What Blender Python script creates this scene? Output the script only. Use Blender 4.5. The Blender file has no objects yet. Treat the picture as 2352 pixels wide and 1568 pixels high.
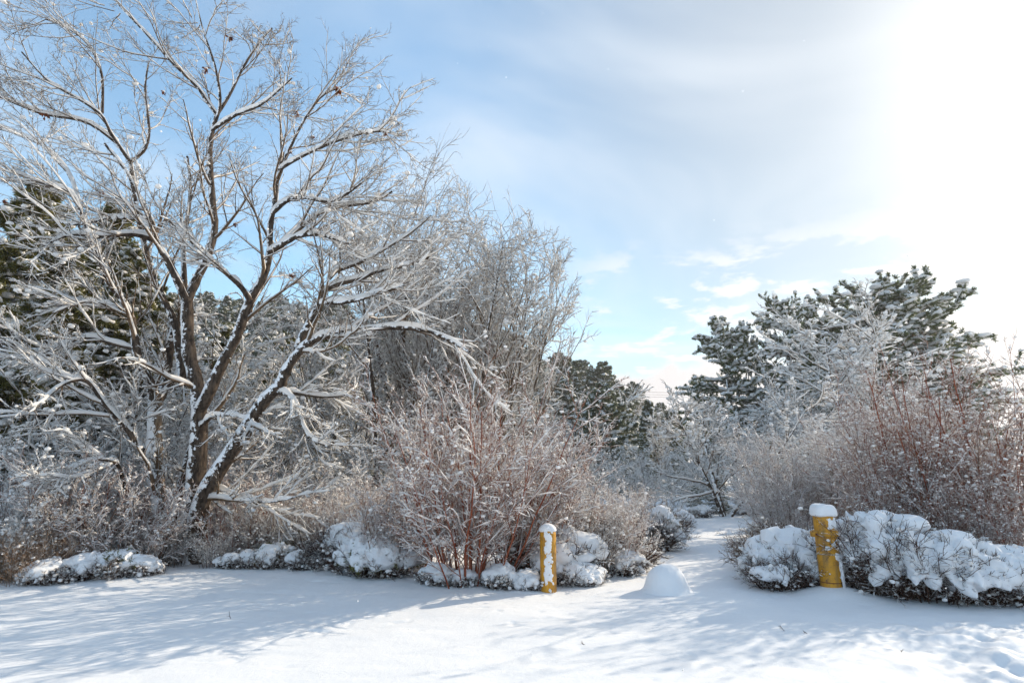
import bpy, math
import numpy as np
from mathutils import Vector

# ------------------------------------------------------------------ camera, sky, sun, exposure
SC = bpy.context.scene
COL = SC.collection
PITCH = math.radians(12.8)
CAMZ = 1.6
cam = bpy.data.cameras.new('camera')
cam.sensor_width = 36.0
cam.lens = 20.0
cam.clip_start = 0.05
cam.clip_end = 3000
camo = bpy.data.objects.new('camera', cam)
camo.location = (0, 0, CAMZ)
camo.rotation_euler = (math.pi / 2 + PITCH, 0, 0)
COL.objects.link(camo)
SC.camera = camo

SUN_AZ = math.radians(58.0)      # clockwise from +Y
SUN_EL = math.radians(25.5)
SDIR = np.array([math.sin(SUN_AZ) * math.cos(SUN_EL), math.cos(SUN_AZ) * math.cos(SUN_EL), math.sin(SUN_EL)])
SC.view_settings.view_transform = 'Standard'
SC.view_settings.look = 'None'
SC.view_settings.gamma = 1.0
SC.view_settings.exposure = 1.08
SC.view_settings.use_curve_mapping = False
SC.render.engine = 'CYCLES'
SC.cycles.max_bounces = 9
SC.cycles.diffuse_bounces = 8
SC.cycles.glossy_bounces = 1
SC.cycles.transmission_bounces = 3
SC.cycles.use_denoising = True
SC.cycles.sample_clamp_indirect = 4.0
SC.cycles.use_adaptive_sampling = True
SC.cycles.adaptive_threshold = 0.015

sun = bpy.data.lights.new('sun', 'SUN')
sun.energy = 3.0
sun.angle = math.radians(0.5)
sun.color = (1.0, 0.86, 0.67)
suno = bpy.data.objects.new('sun', sun)
suno.rotation_euler = Vector(SDIR).to_track_quat('Z', 'Y').to_euler()
suno.location = (60, 40, 60)
COL.objects.link(suno)


class NT:
    """small helper round a node tree"""
    def __init__(s, tree):
        s.t = tree
        s.n = tree.nodes
        s.l = tree.links
        s.n.clear()

    def new(s, typ, **kw):
        n = s.n.new(typ)
        for k, v in kw.items():
            if k.startswith('_'):
                setattr(n, k[1:], v)
            else:
                n.inputs[k.replace('__', ' ')].default_value = v
        return n

    def put(s, sock, v):
        if v is None:
            return
        if isinstance(v, (int, float)):
            sock.default_value = v
        elif isinstance(v, (tuple, list)):
            sock.default_value = v
        else:
            s.l.new(v, sock)

    def math(s, op, a, b=None, c=None, clamp=False):
        n = s.n.new('ShaderNodeMath')
        n.operation = op
        n.use_clamp = clamp
        for i, v in enumerate((a, b, c)):
            s.put(n.inputs[i], v)
        return n.outputs[0]

    def vmath(s, op, a, b=None):
        n = s.n.new('ShaderNodeVectorMath')
        n.operation = op
        s.put(n.inputs[0], a)
        s.put(n.inputs[1], b)
        return n.outputs['Value'] if op in ('DOT_PRODUCT', 'LENGTH') else n.outputs[0]

    def mix(s, f, a, b):
        n = s.n.new('ShaderNodeMix')
        n.data_type = 'RGBA'
        s.put(n.inputs[0], f)
        s.put(n.inputs[6], a)
        s.put(n.inputs[7], b)
        return n.outputs[2]

    def noise(s, vec, scale, detail=3, rough=0.5, dist=0.0):
        n = s.n.new('ShaderNodeTexNoise')
        n.inputs['Scale'].default_value = scale
        n.inputs['Detail'].default_value = detail
        n.inputs['Roughness'].default_value = rough
        n.inputs['Distortion'].default_value = dist
        if vec is not None:
            s.l.new(vec, n.inputs['Vector'])
        return n.outputs[0]

    def ramp(s, v, lo, hi, a=0.0, b=1.0):
        n = s.n.new('ShaderNodeMapRange')
        n.interpolation_type = 'SMOOTHSTEP'
        s.put(n.inputs[0], v)
        n.inputs[1].default_value = lo
        n.inputs[2].default_value = hi
        n.inputs[3].default_value = a
        n.inputs[4].default_value = b
        return n.outputs[0]


W = bpy.data.worlds.new('World')
SC.world = W
W.use_nodes = True
w = NT(W.node_tree)
tc = w.new('ShaderNodeTexCoord').outputs['Generated']
sky = w.n.new('ShaderNodeTexSky')
sky.sky_type = 'NISHITA'
sky.sun_disc = False
sky.sun_elevation = SUN_EL
sky.sun_rotation = SUN_AZ
sky.air_density = 1.2
sky.dust_density = 0.25
sky.ozone_density = 2.0
skyc = sky.outputs[0]
sep = w.n.new('ShaderNodeSeparateXYZ')
w.l.new(tc, sep.inputs[0])
sx, sy, sz = sep.outputs
zc = w.math('MAXIMUM', sz, 0.03)
comb = w.n.new('ShaderNodeCombineXYZ')
w.l.new(w.math('DIVIDE', sx, w.math('ADD', zc, 0.08)), comb.inputs[0])
w.l.new(w.math('DIVIDE', sy, w.math('ADD', zc, 0.08)), comb.inputs[1])
plane = comb.outputs[0]
# thin high veils
veil = w.noise(plane, 0.8, 4, 0.5, 0.9)
veilf = w.ramp(veil, 0.38, 0.72, 0.05, 0.75)
# small puffs low over the path
puff = w.noise(plane, 2.6, 5, 0.6, 0.15)
puffm = w.math('MULTIPLY', w.ramp(puff, 0.50, 0.60), w.ramp(sz, 0.10, 0.15))
puffm = w.math('MULTIPLY', puffm, w.ramp(sz, 0.40, 0.30))
puffm = w.math('MULTIPLY', puffm, w.ramp(sx, 0.05, 0.2))
# cloud bank close to the horizon
bn = w.noise(tc, 4.2, 5, 0.55, 0.2)
lim = w.math('ADD', w.math('MULTIPLY', w.math('SUBTRACT', bn, 0.5), 0.36), 0.16)
bank = w.ramp(w.math('SUBTRACT', lim, sz), -0.012, 0.014)
# whitening of the haze round the sun
dots = w.math('MAXIMUM', w.vmath('DOT_PRODUCT', w.vmath('NORMALIZE', tc), tuple(SDIR)), 0.0)
glow = w.math('ADD', w.math('MULTIPLY', w.ramp(dots, 0.60, 1.0), 0.42), w.math('MULTIPLY', w.ramp(dots, 0.90, 1.01), 0.58))
damp = w.ramp(dots, 0.42, 0.96, 0.92, 0.34)
sc2 = w.n.new('ShaderNodeVectorMath')
sc2.operation = 'SCALE'
w.l.new(skyc, sc2.inputs[0])
w.l.new(damp, sc2.inputs['Scale'])
skyc = w.vmath('MULTIPLY', sc2.outputs[0], (0.82, 0.97, 0.95))
c1 = w.mix(veilf, skyc, (2.85, 3.12, 3.42, 1))
c1 = w.mix(w.math('MULTIPLY', puffm, 0.8), c1, (3.3, 3.25, 3.3, 1))
c1 = w.mix(bank, c1, (2.9, 2.8, 2.85, 1))
c1 = w.mix(w.math('MULTIPLY', glow, 0.9), c1, (4.3, 4.25, 4.1, 1))
bg = w.new('ShaderNodeBackground', Strength=0.15)
w.l.new(c1, bg.inputs[0])
wo = w.new('ShaderNodeOutputWorld')
w.l.new(bg.outputs[0], wo.inputs[0])

# ------------------------------------------------------------------ helpers
FPX = 1306.7
CP, SP = math.cos(PITCH), math.sin(PITCH)


def at(px, py, Y):
    """world point seen at photograph pixel (2352 wide) lying Y metres ahead"""
    u = (px - 1176) / FPX
    v = (784 - py) / FPX
    k = Y / (CP - v * SP)
    return np.array([u * k, Y, CAMZ + (SP + v * CP) * k])


def sstep(a, b, x):
    t = np.clip((x - a) / (b - a), 0, 1)
    return t * t * (3 - 2 * t)


def _h(i, j, k=0):
    n = (i * 374761393 + j * 668265263 + k * 2147483647 * 31) & 0x7fffffff
    n = ((n ^ (n >> 13)) * 1274126177) & 0x7fffffff
    n = (n ^ (n >> 16)) & 0x7fffffff
    return n / 0x7fffffff


def vn2(x, y, seed=0):
    xi = np.floor(x).astype(np.int64)
    yi = np.floor(y).astype(np.int64)
    fx = x - xi
    fy = y - yi
    fx = fx * fx * (3 - 2 * fx)
    fy = fy * fy * (3 - 2 * fy)
    a = _h(xi, yi, seed)
    b = _h(xi + 1, yi, seed)
    c = _h(xi, yi + 1, seed)
    d = _h(xi + 1, yi + 1, seed)
    return (a * (1 - fx) + b * fx) * (1 - fy) + (c * (1 - fx) + d * fx) * fy


def fbm(x, y, s, seed=0, oct=3):
    r = 0
    a = 0.5
    for o in range(oct):
        r = r + a * (vn2(x / s + o * 17.3, y / s - o * 9.1, seed + o) - 0.5)
        s *= 0.5
        a *= 0.5
    return r


RX = np.array([-400, -130, -90, -45, 2, 21, 35, 48, 70, 120, 400.])
RH = np.array([16, 30, 34, 28, 18, 10, 3.5, 0.5, 0, 0, 0.])
MOUND = at(1531, 1345, 8.25)[:2]


def height(x, y):
    x = np.asarray(x, float)
    y = np.asarray(y, float)
    h = 0.10 * fbm(x, y, 3.5, 3) + 0.03 * fbm(x, y, 0.7, 5)
    h = h * sstep(2.0, 7.0, np.hypot(x, y)) + 0.0
    # gentle swell on the left, where the open snow bows up towards the trees
    h += 0.06 * np.exp(-((x + 4.2) / 3.2) ** 2 - ((y - 9.3) / 1.6) ** 2)
    # trampled lumps bottom right
    tr = sstep(2.6, 4.6, x + 0.35 * (5.8 - y)) * sstep(7.0, 5.9, y) * sstep(1, 3, y)
    h += tr * (0.20 * fbm(x, y, 0.24, 11, 3) + 0.09 * fbm(x, y, 0.6, 12, 2))
    # drift against the big post
    px, py = at(1925, 1375, 7.9)[:2]
    h += 0.13 * np.exp(-((x - px) / 0.45) ** 2 - ((y - py) / 0.35) ** 2)
    # wind grain
    h += 0.010 * fbm(x * 0.35 + y * 0.2, y, 0.14, 21, 2)
    # pits left by snow dropped from the branches, and small drift ridges
    near = sstep(2, 4, y) * sstep(22, 12, y)
    h -= 0.05 * np.clip(vn2(x / 0.16, y / 0.16, 61) - 0.86, 0, 1) * sstep(0.45, 0.7, vn2(x / 1.3, y / 1.3, 62)) * near * 3
    h += 0.035 * np.abs(fbm(x + 0.4 * y, y * 1.6, 1.1, 63, 2)) * near
    h += 0.25 * fbm(x, y, 9, 31) * sstep(12, 22, y)
    h += sstep(45, 118, y) * np.interp(x, RX, RH) * (1 + 0.25 * fbm(x, y, 40, 41))
    return h


def gx(px, Y):
    """ground point below photograph column px at Y metres"""
    t = -CAMZ / Y
    v = (t * CP - SP) / (CP + t * SP)
    X = (px - 1176) / FPX * Y / (CP - v * SP)
    return np.array([X, Y, float(height(X, Y))])


def unit(v):
    return v / np.maximum(np.linalg.norm(v, axis=-1, keepdims=True), 1e-9)


class MB:
    def __init__(s):
        s.v, s.q, s.t, s.n = [], [], [], 0

    def add(s, V, Q=None, T=None):
        V = np.asarray(V, float).reshape(-1, 3)
        if Q is not None and len(Q):
            s.q.append(np.asarray(Q).reshape(-1, 4) + s.n)
        if T is not None and len(T):
            s.t.append(np.asarray(T).reshape(-1, 3) + s.n)
        s.v.append(V)
        s.n += len(V)

    def mesh(s, name, mat, smooth=True):
        me = bpy.data.meshes.new(name)
        V = np.concatenate(s.v) if s.v else np.zeros((0, 3))
        Q = np.concatenate(s.q) if s.q else np.zeros((0, 4), int)
        T = np.concatenate(s.t) if s.t else np.zeros((0, 3), int)
        me.vertices.add(len(V))
        me.vertices.foreach_set('co', V.astype(np.float32).ravel())
        nl = Q.size + T.size
        me.loops.add(nl)
        me.loops.foreach_set('vertex_index', np.concatenate([Q.ravel(), T.ravel()]).astype(np.int32))
        me.polygons.add(len(Q) + len(T))
        st = np.concatenate([np.arange(len(Q)) * 4, Q.size + np.arange(len(T)) * 3]).astype(np.int32)
        me.polygons.foreach_set('loop_start', st)
        if smooth:
            me.polygons.foreach_set('use_smooth', np.ones(len(st), bool))
        me.update(calc_edges=True)
        me.materials.append(mat)
        return me


def tube(mb, P, R, sides=3):
    N, K, _ = P.shape
    T = unit(np.gradient(P, axis=1))
    m = unit(P[:, -1] - P[:, 0])
    ref = np.where(np.abs(m[:, 2:3]) > 0.8, np.array([[1., 0.2, 0]]), np.array([[0., 0, 1.]]))[:, None, :]
    U = unit(np.cross(T, ref))
    Vv = np.cross(T, U)
    a = np.arange(sides) * 2 * math.pi / sides
    pts = P[:, :, None, :] + R[:, :, None, None] * (np.cos(a)[None, None, :, None] * U[:, :, None, :] + np.sin(a)[None, None, :, None] * Vv[:, :, None, :])
    _rings(mb, pts)


def _rings(mb, pts):
    N, K, s, _ = pts.shape
    base = (np.arange(N) * K * s)[:, None, None]
    k = (np.arange(K - 1) * s)[None, :, None]
    j = np.arange(s)[None, None, :]
    j2 = (j + 1) % s
    a = base + k + j
    b = base + k + j2
    Q = np.stack([a, b, b + s, a + s], -1)
    mb.add(pts, Q)


def snow_tube(mb, P, R, th, rng, sides=4, cov=1.0, wide=0.5, vert=0.12):
    """snow lying along the upper side of branches"""
    N, K, _ = P.shape
    T = unit(np.gradient(P, axis=1))
    hz = np.sqrt(np.maximum(1 - T[..., 2] ** 2, 0))
    n = rng.random((N, K)) * 0.6 + rng.random((N, 1)) * 0.4
    t = th * (vert + hz ** 1.3) * np.clip((n - (1 - cov) * 0.8) * 2.2, 0, 1.35)
    t = t * (0.7 + 0.3 * np.clip(R / (R[:, :1] + 1e-6), 0, 1))
    t[:, 0] *= 0.6
    t[:, -1] = 0
    Zv = np.array([0, 0, 1.])
    S = unit(np.cross(T, Zv) + 1e-5)
    U = np.cross(S, T)
    a = np.arange(sides) * 2 * math.pi / sides + 0.4
    Wd = (R * 0.85 + t * wide) * (t > 1e-5)
    C = P + Zv * (R * 0.45 + t * 0.42)[..., None]
    Hh = (t * 0.62 + R * 0.35) * (t > 1e-5)
    pts = C[:, :, None, :] + np.cos(a)[None, None, :, None] * Wd[..., None, None] * S[:, :, None, :] + np.sin(a)[None, None, :, None] * Hh[..., None, None] * U[:, :, None, :]
    _rings(mb, pts)


_f = (1 + 5 ** 0.5) / 2
ICOV = unit(np.array([(-1, _f, 0), (1, _f, 0), (-1, -_f, 0), (1, -_f, 0), (0, -1, _f), (0, 1, _f), (0, -1, -_f), (0, 1, -_f), (_f, 0, -1), (_f, 0, 1), (-_f, 0, -1), (-_f, 0, 1)], float))
ICOF = np.array([(0, 11, 5), (0, 5, 1), (0, 1, 7), (0, 7, 10), (0, 10, 11), (1, 5, 9), (5, 11, 4), (11, 10, 2), (10, 7, 6), (7, 1, 8), (3, 9, 4), (3, 4, 2), (3, 2, 6), (3, 6, 8), (3, 8, 9), (4, 9, 5), (2, 4, 11), (6, 2, 10), (8, 6, 7), (9, 8, 1)])


def subdiv_ico(n):
    V = [tuple(v) for v in ICOV]
    F = [tuple(f) for f in ICOF]
    for _ in range(n):
        c = {}
        G = []

        def mid(a, b):
            k = (min(a, b), max(a, b))
            if k not in c:
                m = np.array(V[a]) + np.array(V[b])
                V.append(tuple(m / np.linalg.norm(m)))
                c[k] = len(V) - 1
            return c[k]
        for a, b, d in F:
            x, y, z = mid(a, b), mid(b, d), mid(d, a)
            G += [(a, x, z), (b, y, x), (d, z, y), (x, y, z)]
        F = G
    return np.array(V), np.array(F)


def blobs(mb, C, Rr, rng, jit=0.25, lod=0):
    """lumps at centres C with radii Rr (N,3)"""
    V0, F0 = (ICOV, ICOF) if lod == 0 else subdiv_ico(lod)
    N = len(C)
    if N == 0:
        return
    ang = rng.random(N) * 6.283
    ca, sa = np.cos(ang), np.sin(ang)
    V = V0[None] * (1 + jit * (rng.random((N, len(V0), 1)) - 0.5) * 2) * Rr[:, None, :]
    x = V[..., 0] * ca[:, None] - V[..., 1] * sa[:, None]
    y = V[..., 0] * sa[:, None] + V[..., 1] * ca[:, None]
    V = np.stack([x, y, V[..., 2]], -1) + C[:, None, :]
    F = F0[None] + (np.arange(N) * len(V0))[:, None, None]
    mb.add(V, None, F)


def march(p, d, L, K, up, wander, rng, curl=None):
    """polyline of K points from p along d"""
    N = len(p)
    P = np.zeros((N, K, 3))
    P[:, 0] = p
    st = (L / (K - 1))[:, None]
    d = unit(d)
    for k in range(1, K):
        P[:, k] = P[:, k - 1] + d * st
        d = d + wander * rng.normal(size=(N, 3))
        d[:, 2] += up
        d = unit(d)
    return P


def spawn(P, R, rng, n, ang, ratio, K=5, t0=0.15, t1=1.0, up=0.02, wander=0.12, rmin=0.002, rk=0.6, flat=0.0, side=None, lmin=0.03, prof=0.5, lmax=9):
    N, Kp, _ = P.shape
    seg = np.linalg.norm(np.diff(P, axis=1), axis=2).sum(1)
    t = t0 + (t1 - t0) * (np.arange(n)[None] + rng.random((N, n))) / n
    t = np.clip(t, 0, 0.999)
    f = t * (Kp - 1)
    i = f.astype(int)
    fr = (f - i)[..., None]
    rows = np.arange(N)[:, None]
    p = P[rows, i] * (1 - fr) + P[rows, i + 1] * fr
    td = unit(P[rows, i + 1] - P[rows, i])
    r = R[rows, i] * (1 - fr[..., 0]) + R[rows, i + 1] * fr[..., 0]
    w_ = rng.normal(size=(N, n, 3))
    w_[..., 2] *= (1 - flat)
    w_ = unit(w_ - (w_ * td).sum(-1, keepdims=True) * td)
    if side is not None:
        w_ = unit(w_ + side)
    a = math.radians(ang) * (0.65 + 0.7 * rng.random((N, n, 1)))
    d = np.cos(a) * td + np.sin(a) * w_
    L = np.clip(seg[:, None] * ratio * (1 - prof * t) * (0.55 + 0.9 * rng.random((N, n))), lmin, lmax)
    p, d, L, r = p.reshape(-1, 3), d.reshape(-1, 3), L.ravel(), r.ravel()
    Q = march(p, d, L, K, up, wander, rng)
    r0 = np.maximum(r * rk * (0.7 + 0.3 * rng.random(len(r))), rmin)
    s = np.linspace(0, 1, K)[None]
    RR = r0[:, None] * (1 - s * 0.75)
    RR = np.maximum(RR, rmin * (1 - 0.6 * s))
    return Q, RR


# ------------------------------------------------------------------ materials
def newmat(name):
    m = bpy.data.materials.new(name)
    m.use_nodes = True
    return m, NT(m.node_tree)


def out(t, sh, disp=None):
    o = t.new('ShaderNodeOutputMaterial')
    t.l.new(sh, o.inputs[0])


def snow_mat(name, col, trans, grain=0.0, gscale=90, sss=False):
    m, t = newmat(name)
    d = t.new('ShaderNodeBsdfPrincipled', Roughness=0.75)
    d.inputs['Base Color'].default_value = (*col, 1)
    d.inputs['Specular IOR Level'].default_value = 0.25
    sh = d.outputs[0]
    if grain:
        pos = t.new('ShaderNodeTexCoord').outputs['Object']
        b = t.new('ShaderNodeBump', Strength=grain, Distance=0.01)
        n1 = t.noise(pos, gscale, 3, 0.7)
        n2 = t.noise(pos, gscale * 0.12, 3, 0.6)
        t.l.new(t.math('ADD', n1, t.math('MULTIPLY', n2, 1.6)), b.inputs['Height'])
        t.l.new(b.outputs[0], d.inputs['Normal'])
        # faint lumps of coarser, slightly greyer crystals
        cc = t.mix(t.ramp(t.noise(pos, 2.2, 4, 0.6), 0.35, 0.7, 0, 0.6), (*col, 1), (col[0] * 0.95, col[1] * 0.96, col[2] * 0.975, 1))
        t.l.new(cc, d.inputs['Base Color'])
    if trans:
        tr = t.new('ShaderNodeBsdfTranslucent')
        tr.inputs[0].default_value = (*col, 1)
        mx = t.new('ShaderNodeMixShader')
        mx.inputs[0].default_value = trans
        t.l.new(sh, mx.inputs[1])
        t.l.new(tr.outputs[0], mx.inputs[2])
        sh = mx.outputs[0]
    out(t, sh)
    return m


def bark_mat(name, c1, c2, plaster=0.0, scale=18, sdir=(-0.8, -0.45, 0.35)):
    m, t = newmat(name)
    pos = t.new('ShaderNodeTexCoord').outputs['Object']
    mp = t.new('ShaderNodeMapping')
    mp.inputs['Scale'].default_value = (1, 1, 0.3)
    t.l.new(pos, mp.inputs[0])
    n = t.noise(mp.outputs[0], scale, 4, 0.65)
    col = t.mix(t.ramp(n, 0.35, 0.65), (*c1, 1), (*c2, 1))
    d = t.new('ShaderNodeBsdfPrincipled', Roughness=0.9)
    d.inputs['Specular IOR Level'].default_value = 0.15
    if plaster:
        geo = t.new('ShaderNodeNewGeometry').outputs['Normal']
        dt = t.vmath('DOT_PRODUCT', geo, sdir)
        pn = t.noise(pos, 9, 4, 0.7)
        f = t.ramp(t.math('ADD', t.math('MULTIPLY', dt, 0.28), t.math('SUBTRACT', pn, 0.5)), 0.22 - plaster * 0.3, 0.27 - plaster * 0.3)
        col = t.mix(f, col, (0.86, 0.88, 0.9, 1))
    t.l.new(col, d.inputs['Base Color'])
    b = t.new('ShaderNodeBump', Strength=0.7, Distance=0.02)
    t.l.new(n, b.inputs['Height'])
    t.l.new(b.outputs[0], d.inputs['Normal'])
    out(t, d.outputs[0])
    return m


def leaf_mat(name, c1, c2, scale=1.3, trans=0.25):
    m, t = newmat(name)
    pos = t.new('ShaderNodeTexCoord').outputs['Object']
    n = t.noise(pos, scale, 3, 0.6)
    n2 = t.noise(pos, scale * 14, 2, 0.6)
    f = t.ramp(t.math('ADD', t.math('MULTIPLY', n, 0.6), t.math('MULTIPLY', n2, 0.4)), 0.38, 0.62)
    col = t.mix(f, (*c1, 1), (*c2, 1))
    d = t.new('ShaderNodeBsdfPrincipled', Roughness=0.6)
    d.inputs['Specular IOR Level'].default_value = 0.3
    t.l.new(col, d.inputs['Base Color'])
    tr = t.new('ShaderNodeBsdfTranslucent')
    t.l.new(col, tr.inputs[0])
    mx = t.new('ShaderNodeMixShader')
    mx.inputs[0].default_value = trans
    t.l.new(d.outputs[0], mx.inputs[1])
    t.l.new(tr.outputs[0], mx.inputs[2])
    out(t, mx.outputs[0])
    return m


M = {}
M['ground'] = snow_mat('snow_ground', (0.80, 0.81, 0.825), 0, 0.35, 130)
M['snow'] = snow_mat('snow_branch', (0.94, 0.935, 0.925), 0.42)
M['heavy'] = snow_mat('snow_heavy', (0.85, 0.86, 0.875), 0.10, 0.5, 60)
M['bark'] = bark_mat('bark_dark', (0.028, 0.021, 0.017), (0.095, 0.072, 0.055), 0.25)
M['bark_snowy'] = bark_mat('bark_plastered', (0.06, 0.045, 0.035), (0.16, 0.13, 0.10), 0.75)
M['twig'] = bark_mat('bark_twig', (0.075, 0.05, 0.032), (0.17, 0.118, 0.076))
M['red'] = bark_mat('bark_red', (0.20, 0.05, 0.028), (0.30, 0.10, 0.055), 0.0, 8)
M['redtwig'] = bark_mat('bark_red_twig', (0.19, 0.075, 0.045), (0.30, 0.14, 0.085), 0.0, 8)
M['brown'] = bark_mat('bark_brown', (0.08, 0.048, 0.033), (0.17, 0.11, 0.07), 0.0, 8)
M['darktwig'] = bark_mat('bark_low', (0.035, 0.018, 0.014), (0.09, 0.05, 0.035), 0.0, 8)
M['straw'] = bark_mat('dry_straw', (0.22, 0.13, 0.08), (0.36, 0.24, 0.15), 0.0, 8)
M['pine'] = leaf_mat('needles_pine', (0.065, 0.095, 0.042), (0.16, 0.185, 0.08), 1.3, 0.35)
M['hem'] = leaf_mat('needles_hemlock', (0.075, 0.08, 0.025), (0.22, 0.20, 0.06), 1.3, 0.35)
M['far'] = leaf_mat('needles_far', (0.07, 0.095, 0.06), (0.16, 0.17, 0.10), 0.4)
M['leaf'] = leaf_mat('dead_leaf', (0.11, 0.03, 0.012), (0.26, 0.085, 0.03), 9)


# ------------------------------------------------------------------ object making
def tag(o, label=None, cat=None, group=None, kind=None):
    if label:
        o['label'] = label
    if cat:
        o['category'] = cat
    if group:
        o['group'] = group
    if kind:
        o['kind'] = kind
    return o


def thing(name, label, cat, loc=(0, 0, 0), rz=0.0, group=None, scale=(1, 1, 1)):
    o = bpy.data.objects.new(name, None)
    o.empty_display_size = 0.2
    COL.objects.link(o)
    o.location = tuple(float(c) for c in loc)
    o.rotation_euler = (0, 0, rz)
    o.scale = scale
    return tag(o, label, cat, group)


def part(name, me, parent=None):
    o = bpy.data.objects.new(name, me)
    COL.objects.link(o)
    o.parent = parent
    return o


def place(proto, name, label, cat, loc, rz=0.0, s=1.0, group=None, sz=None):
    """a thing whose parts share the meshes of a kind built once"""
    r = thing(name, label, cat, loc, rz, group, (s, s, sz if sz else s))
    for pn, me in proto:
        part(pn, me, r)
    return r


# ------------------------------------------------------------------ kinds of plants
def bare_kind(seed, H, nstem=3, spread=0.35, n1=9, n2=9, n3=7, th=0.03, twig=0.005, lean=(0, 0), mats=('bark', 'twig'), a1=42, a2=42, r0=None, up1=0.03, up2=0.02, cov=0.75, blob=0.0, stemlen=0.8, t01=0.2, straight=0.05, dome=None):
    rng = np.random.default_rng(seed)
    r0 = r0 or H * 0.011
    az = rng.random() * 6.28 + np.arange(nstem) * 6.283 / nstem + rng.normal(size=nstem) * 0.3
    tilt = spread * (0.5 + rng.random(nstem))
    d = np.stack([np.cos(az) * tilt + lean[0], np.sin(az) * tilt + lean[1], np.ones(nstem)], -1)
    p = np.stack([np.cos(az), np.sin(az), 0 * az], -1) * r0 * 0.6
    p[:, 2] = -0.15
    P0 = march(p, d, H * stemlen * (0.75 + 0.35 * rng.random(nstem)) * (1 - (0.45 * tilt ** 1.5 if dome else 0)), 12, 0.03, straight, rng)
    s = np.linspace(0, 1, 12)[None]
    R0 = r0 * (0.7 + 0.4 * rng.random((nstem, 1))) * (1 - 0.85 * s)
    P1, R1 = spawn(P0, R0, rng, n1, a1, 0.55, 8, t01, 1.0, up1, 0.10, twig * 1.6, 0.6)
    P2, R2 = spawn(P1, R1, rng, n2, a2, 0.48, 6, 0.15, 1, up2, 0.13, twig, 0.6)
    P3, R3 = spawn(P2, R2, rng, n3, 45, 0.45, 4, 0.1, 1, 0.02, 0.14, twig * 0.75, 0.6, lmin=H * 0.02)
    f = H / np.percentile(P3[..., 2], 99.7)
    for A in (P0, P1, P2, P3):
        A *= f
        if dome:
            r = np.hypot(A[..., 0] - lean[0] * A[..., 2], A[..., 1])
            k = np.where(r > dome, (dome + (r - dome) * 0.42) / np.maximum(r, 1e-6), 1.0)
            A[..., :2] = A[..., :2] * k[..., None]
            q = np.clip(r * k / dome, 0, 1.15)
            zl = H * (0.985 - 0.42 * q ** 2.2)
            A[..., 2] = np.where(A[..., 2] > zl, zl + (A[..., 2] - zl) * 0.6, A[..., 2])
    tr, cr, sn = MB(), MB(), MB()
    tube(tr, P0, R0, 7)
    tube(cr, P1, R1, 4)
    tube(cr, P2, R2, 3)
    tube(cr, P3, R3, 3)
    snow_tube(sn, P0, R0, th * 1.6, rng, 6, cov, 0.4)
    snow_tube(sn, P1, R1, th * 1.3, rng, 4, cov)
    snow_tube(sn, P2, R2, th, rng, 4, cov)
    snow_tube(sn, P3, R3, th * 0.7, rng, 3, cov)
    if blob:
        n = int(blob)
        A = P3.reshape(-1, 3)
        c = A[rng.integers(0, len(A), n)]
        r = th * (0.6 + rng.random((n, 1)) ** 2 * 2.0) * np.array([[1.2, 0.9, 0.7]])
        blobs(sn, c + [0, 0, th * 0.3], r, rng)
    return [('trunk', tr.mesh('trunk', M[mats[0]])), ('crown', cr.mesh('crown', M[mats[1]])), ('snow', sn.mesh('snow', M['snow']))]


def needles(mb, P, rng, per, n, ln, wd, up=0.25, fwd=0.6, spread=0.9):
    """tufts of blades: per tufts along each polyline, n blades per tuft"""
    N, K, _ = P.shape
    t = rng.random((N, per)) ** 0.8 * 0.999
    f = t * (K - 1)
    i = f.astype(int)
    fr = (f - i)[..., None]
    rows = np.arange(N)[:, None]
    a, b = P[rows, i], P[rows, i + 1]
    p = (a * (1 - fr) + b * fr).reshape(-1, 3)
    d = unit(b - a).reshape(-1, 3)
    p = np.repeat(p, n, 0)
    d = np.repeat(d, n, 0)
    m = len(p)
    v = unit(fwd * d + spread * rng.normal(size=(m, 3)) * 0.6 + [0, 0, up])
    L = ln * (0.6 + 0.7 * rng.random((m, 1)))
    s = unit(np.cross(v, rng.normal(size=(m, 3)))) * wd * (0.7 + 0.6 * rng.random((m, 1)))
    p = p + rng.normal(size=(m, 3)) * ln * 0.12
    V = np.stack([p - s * 0.5, p + s * 0.5, p + v * L * 0.6 + s * 0.55, p + v * L, p + v * L * 0.55 - s * 0.5], 1)
    b0 = (np.arange(m) * 5)[:, None]
    T = np.concatenate([b0 + [[0, 1, 2]], b0 + [[0, 2, 4]], b0 + [[4, 2, 3]]])
    mb.add(V, None, T)


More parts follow.
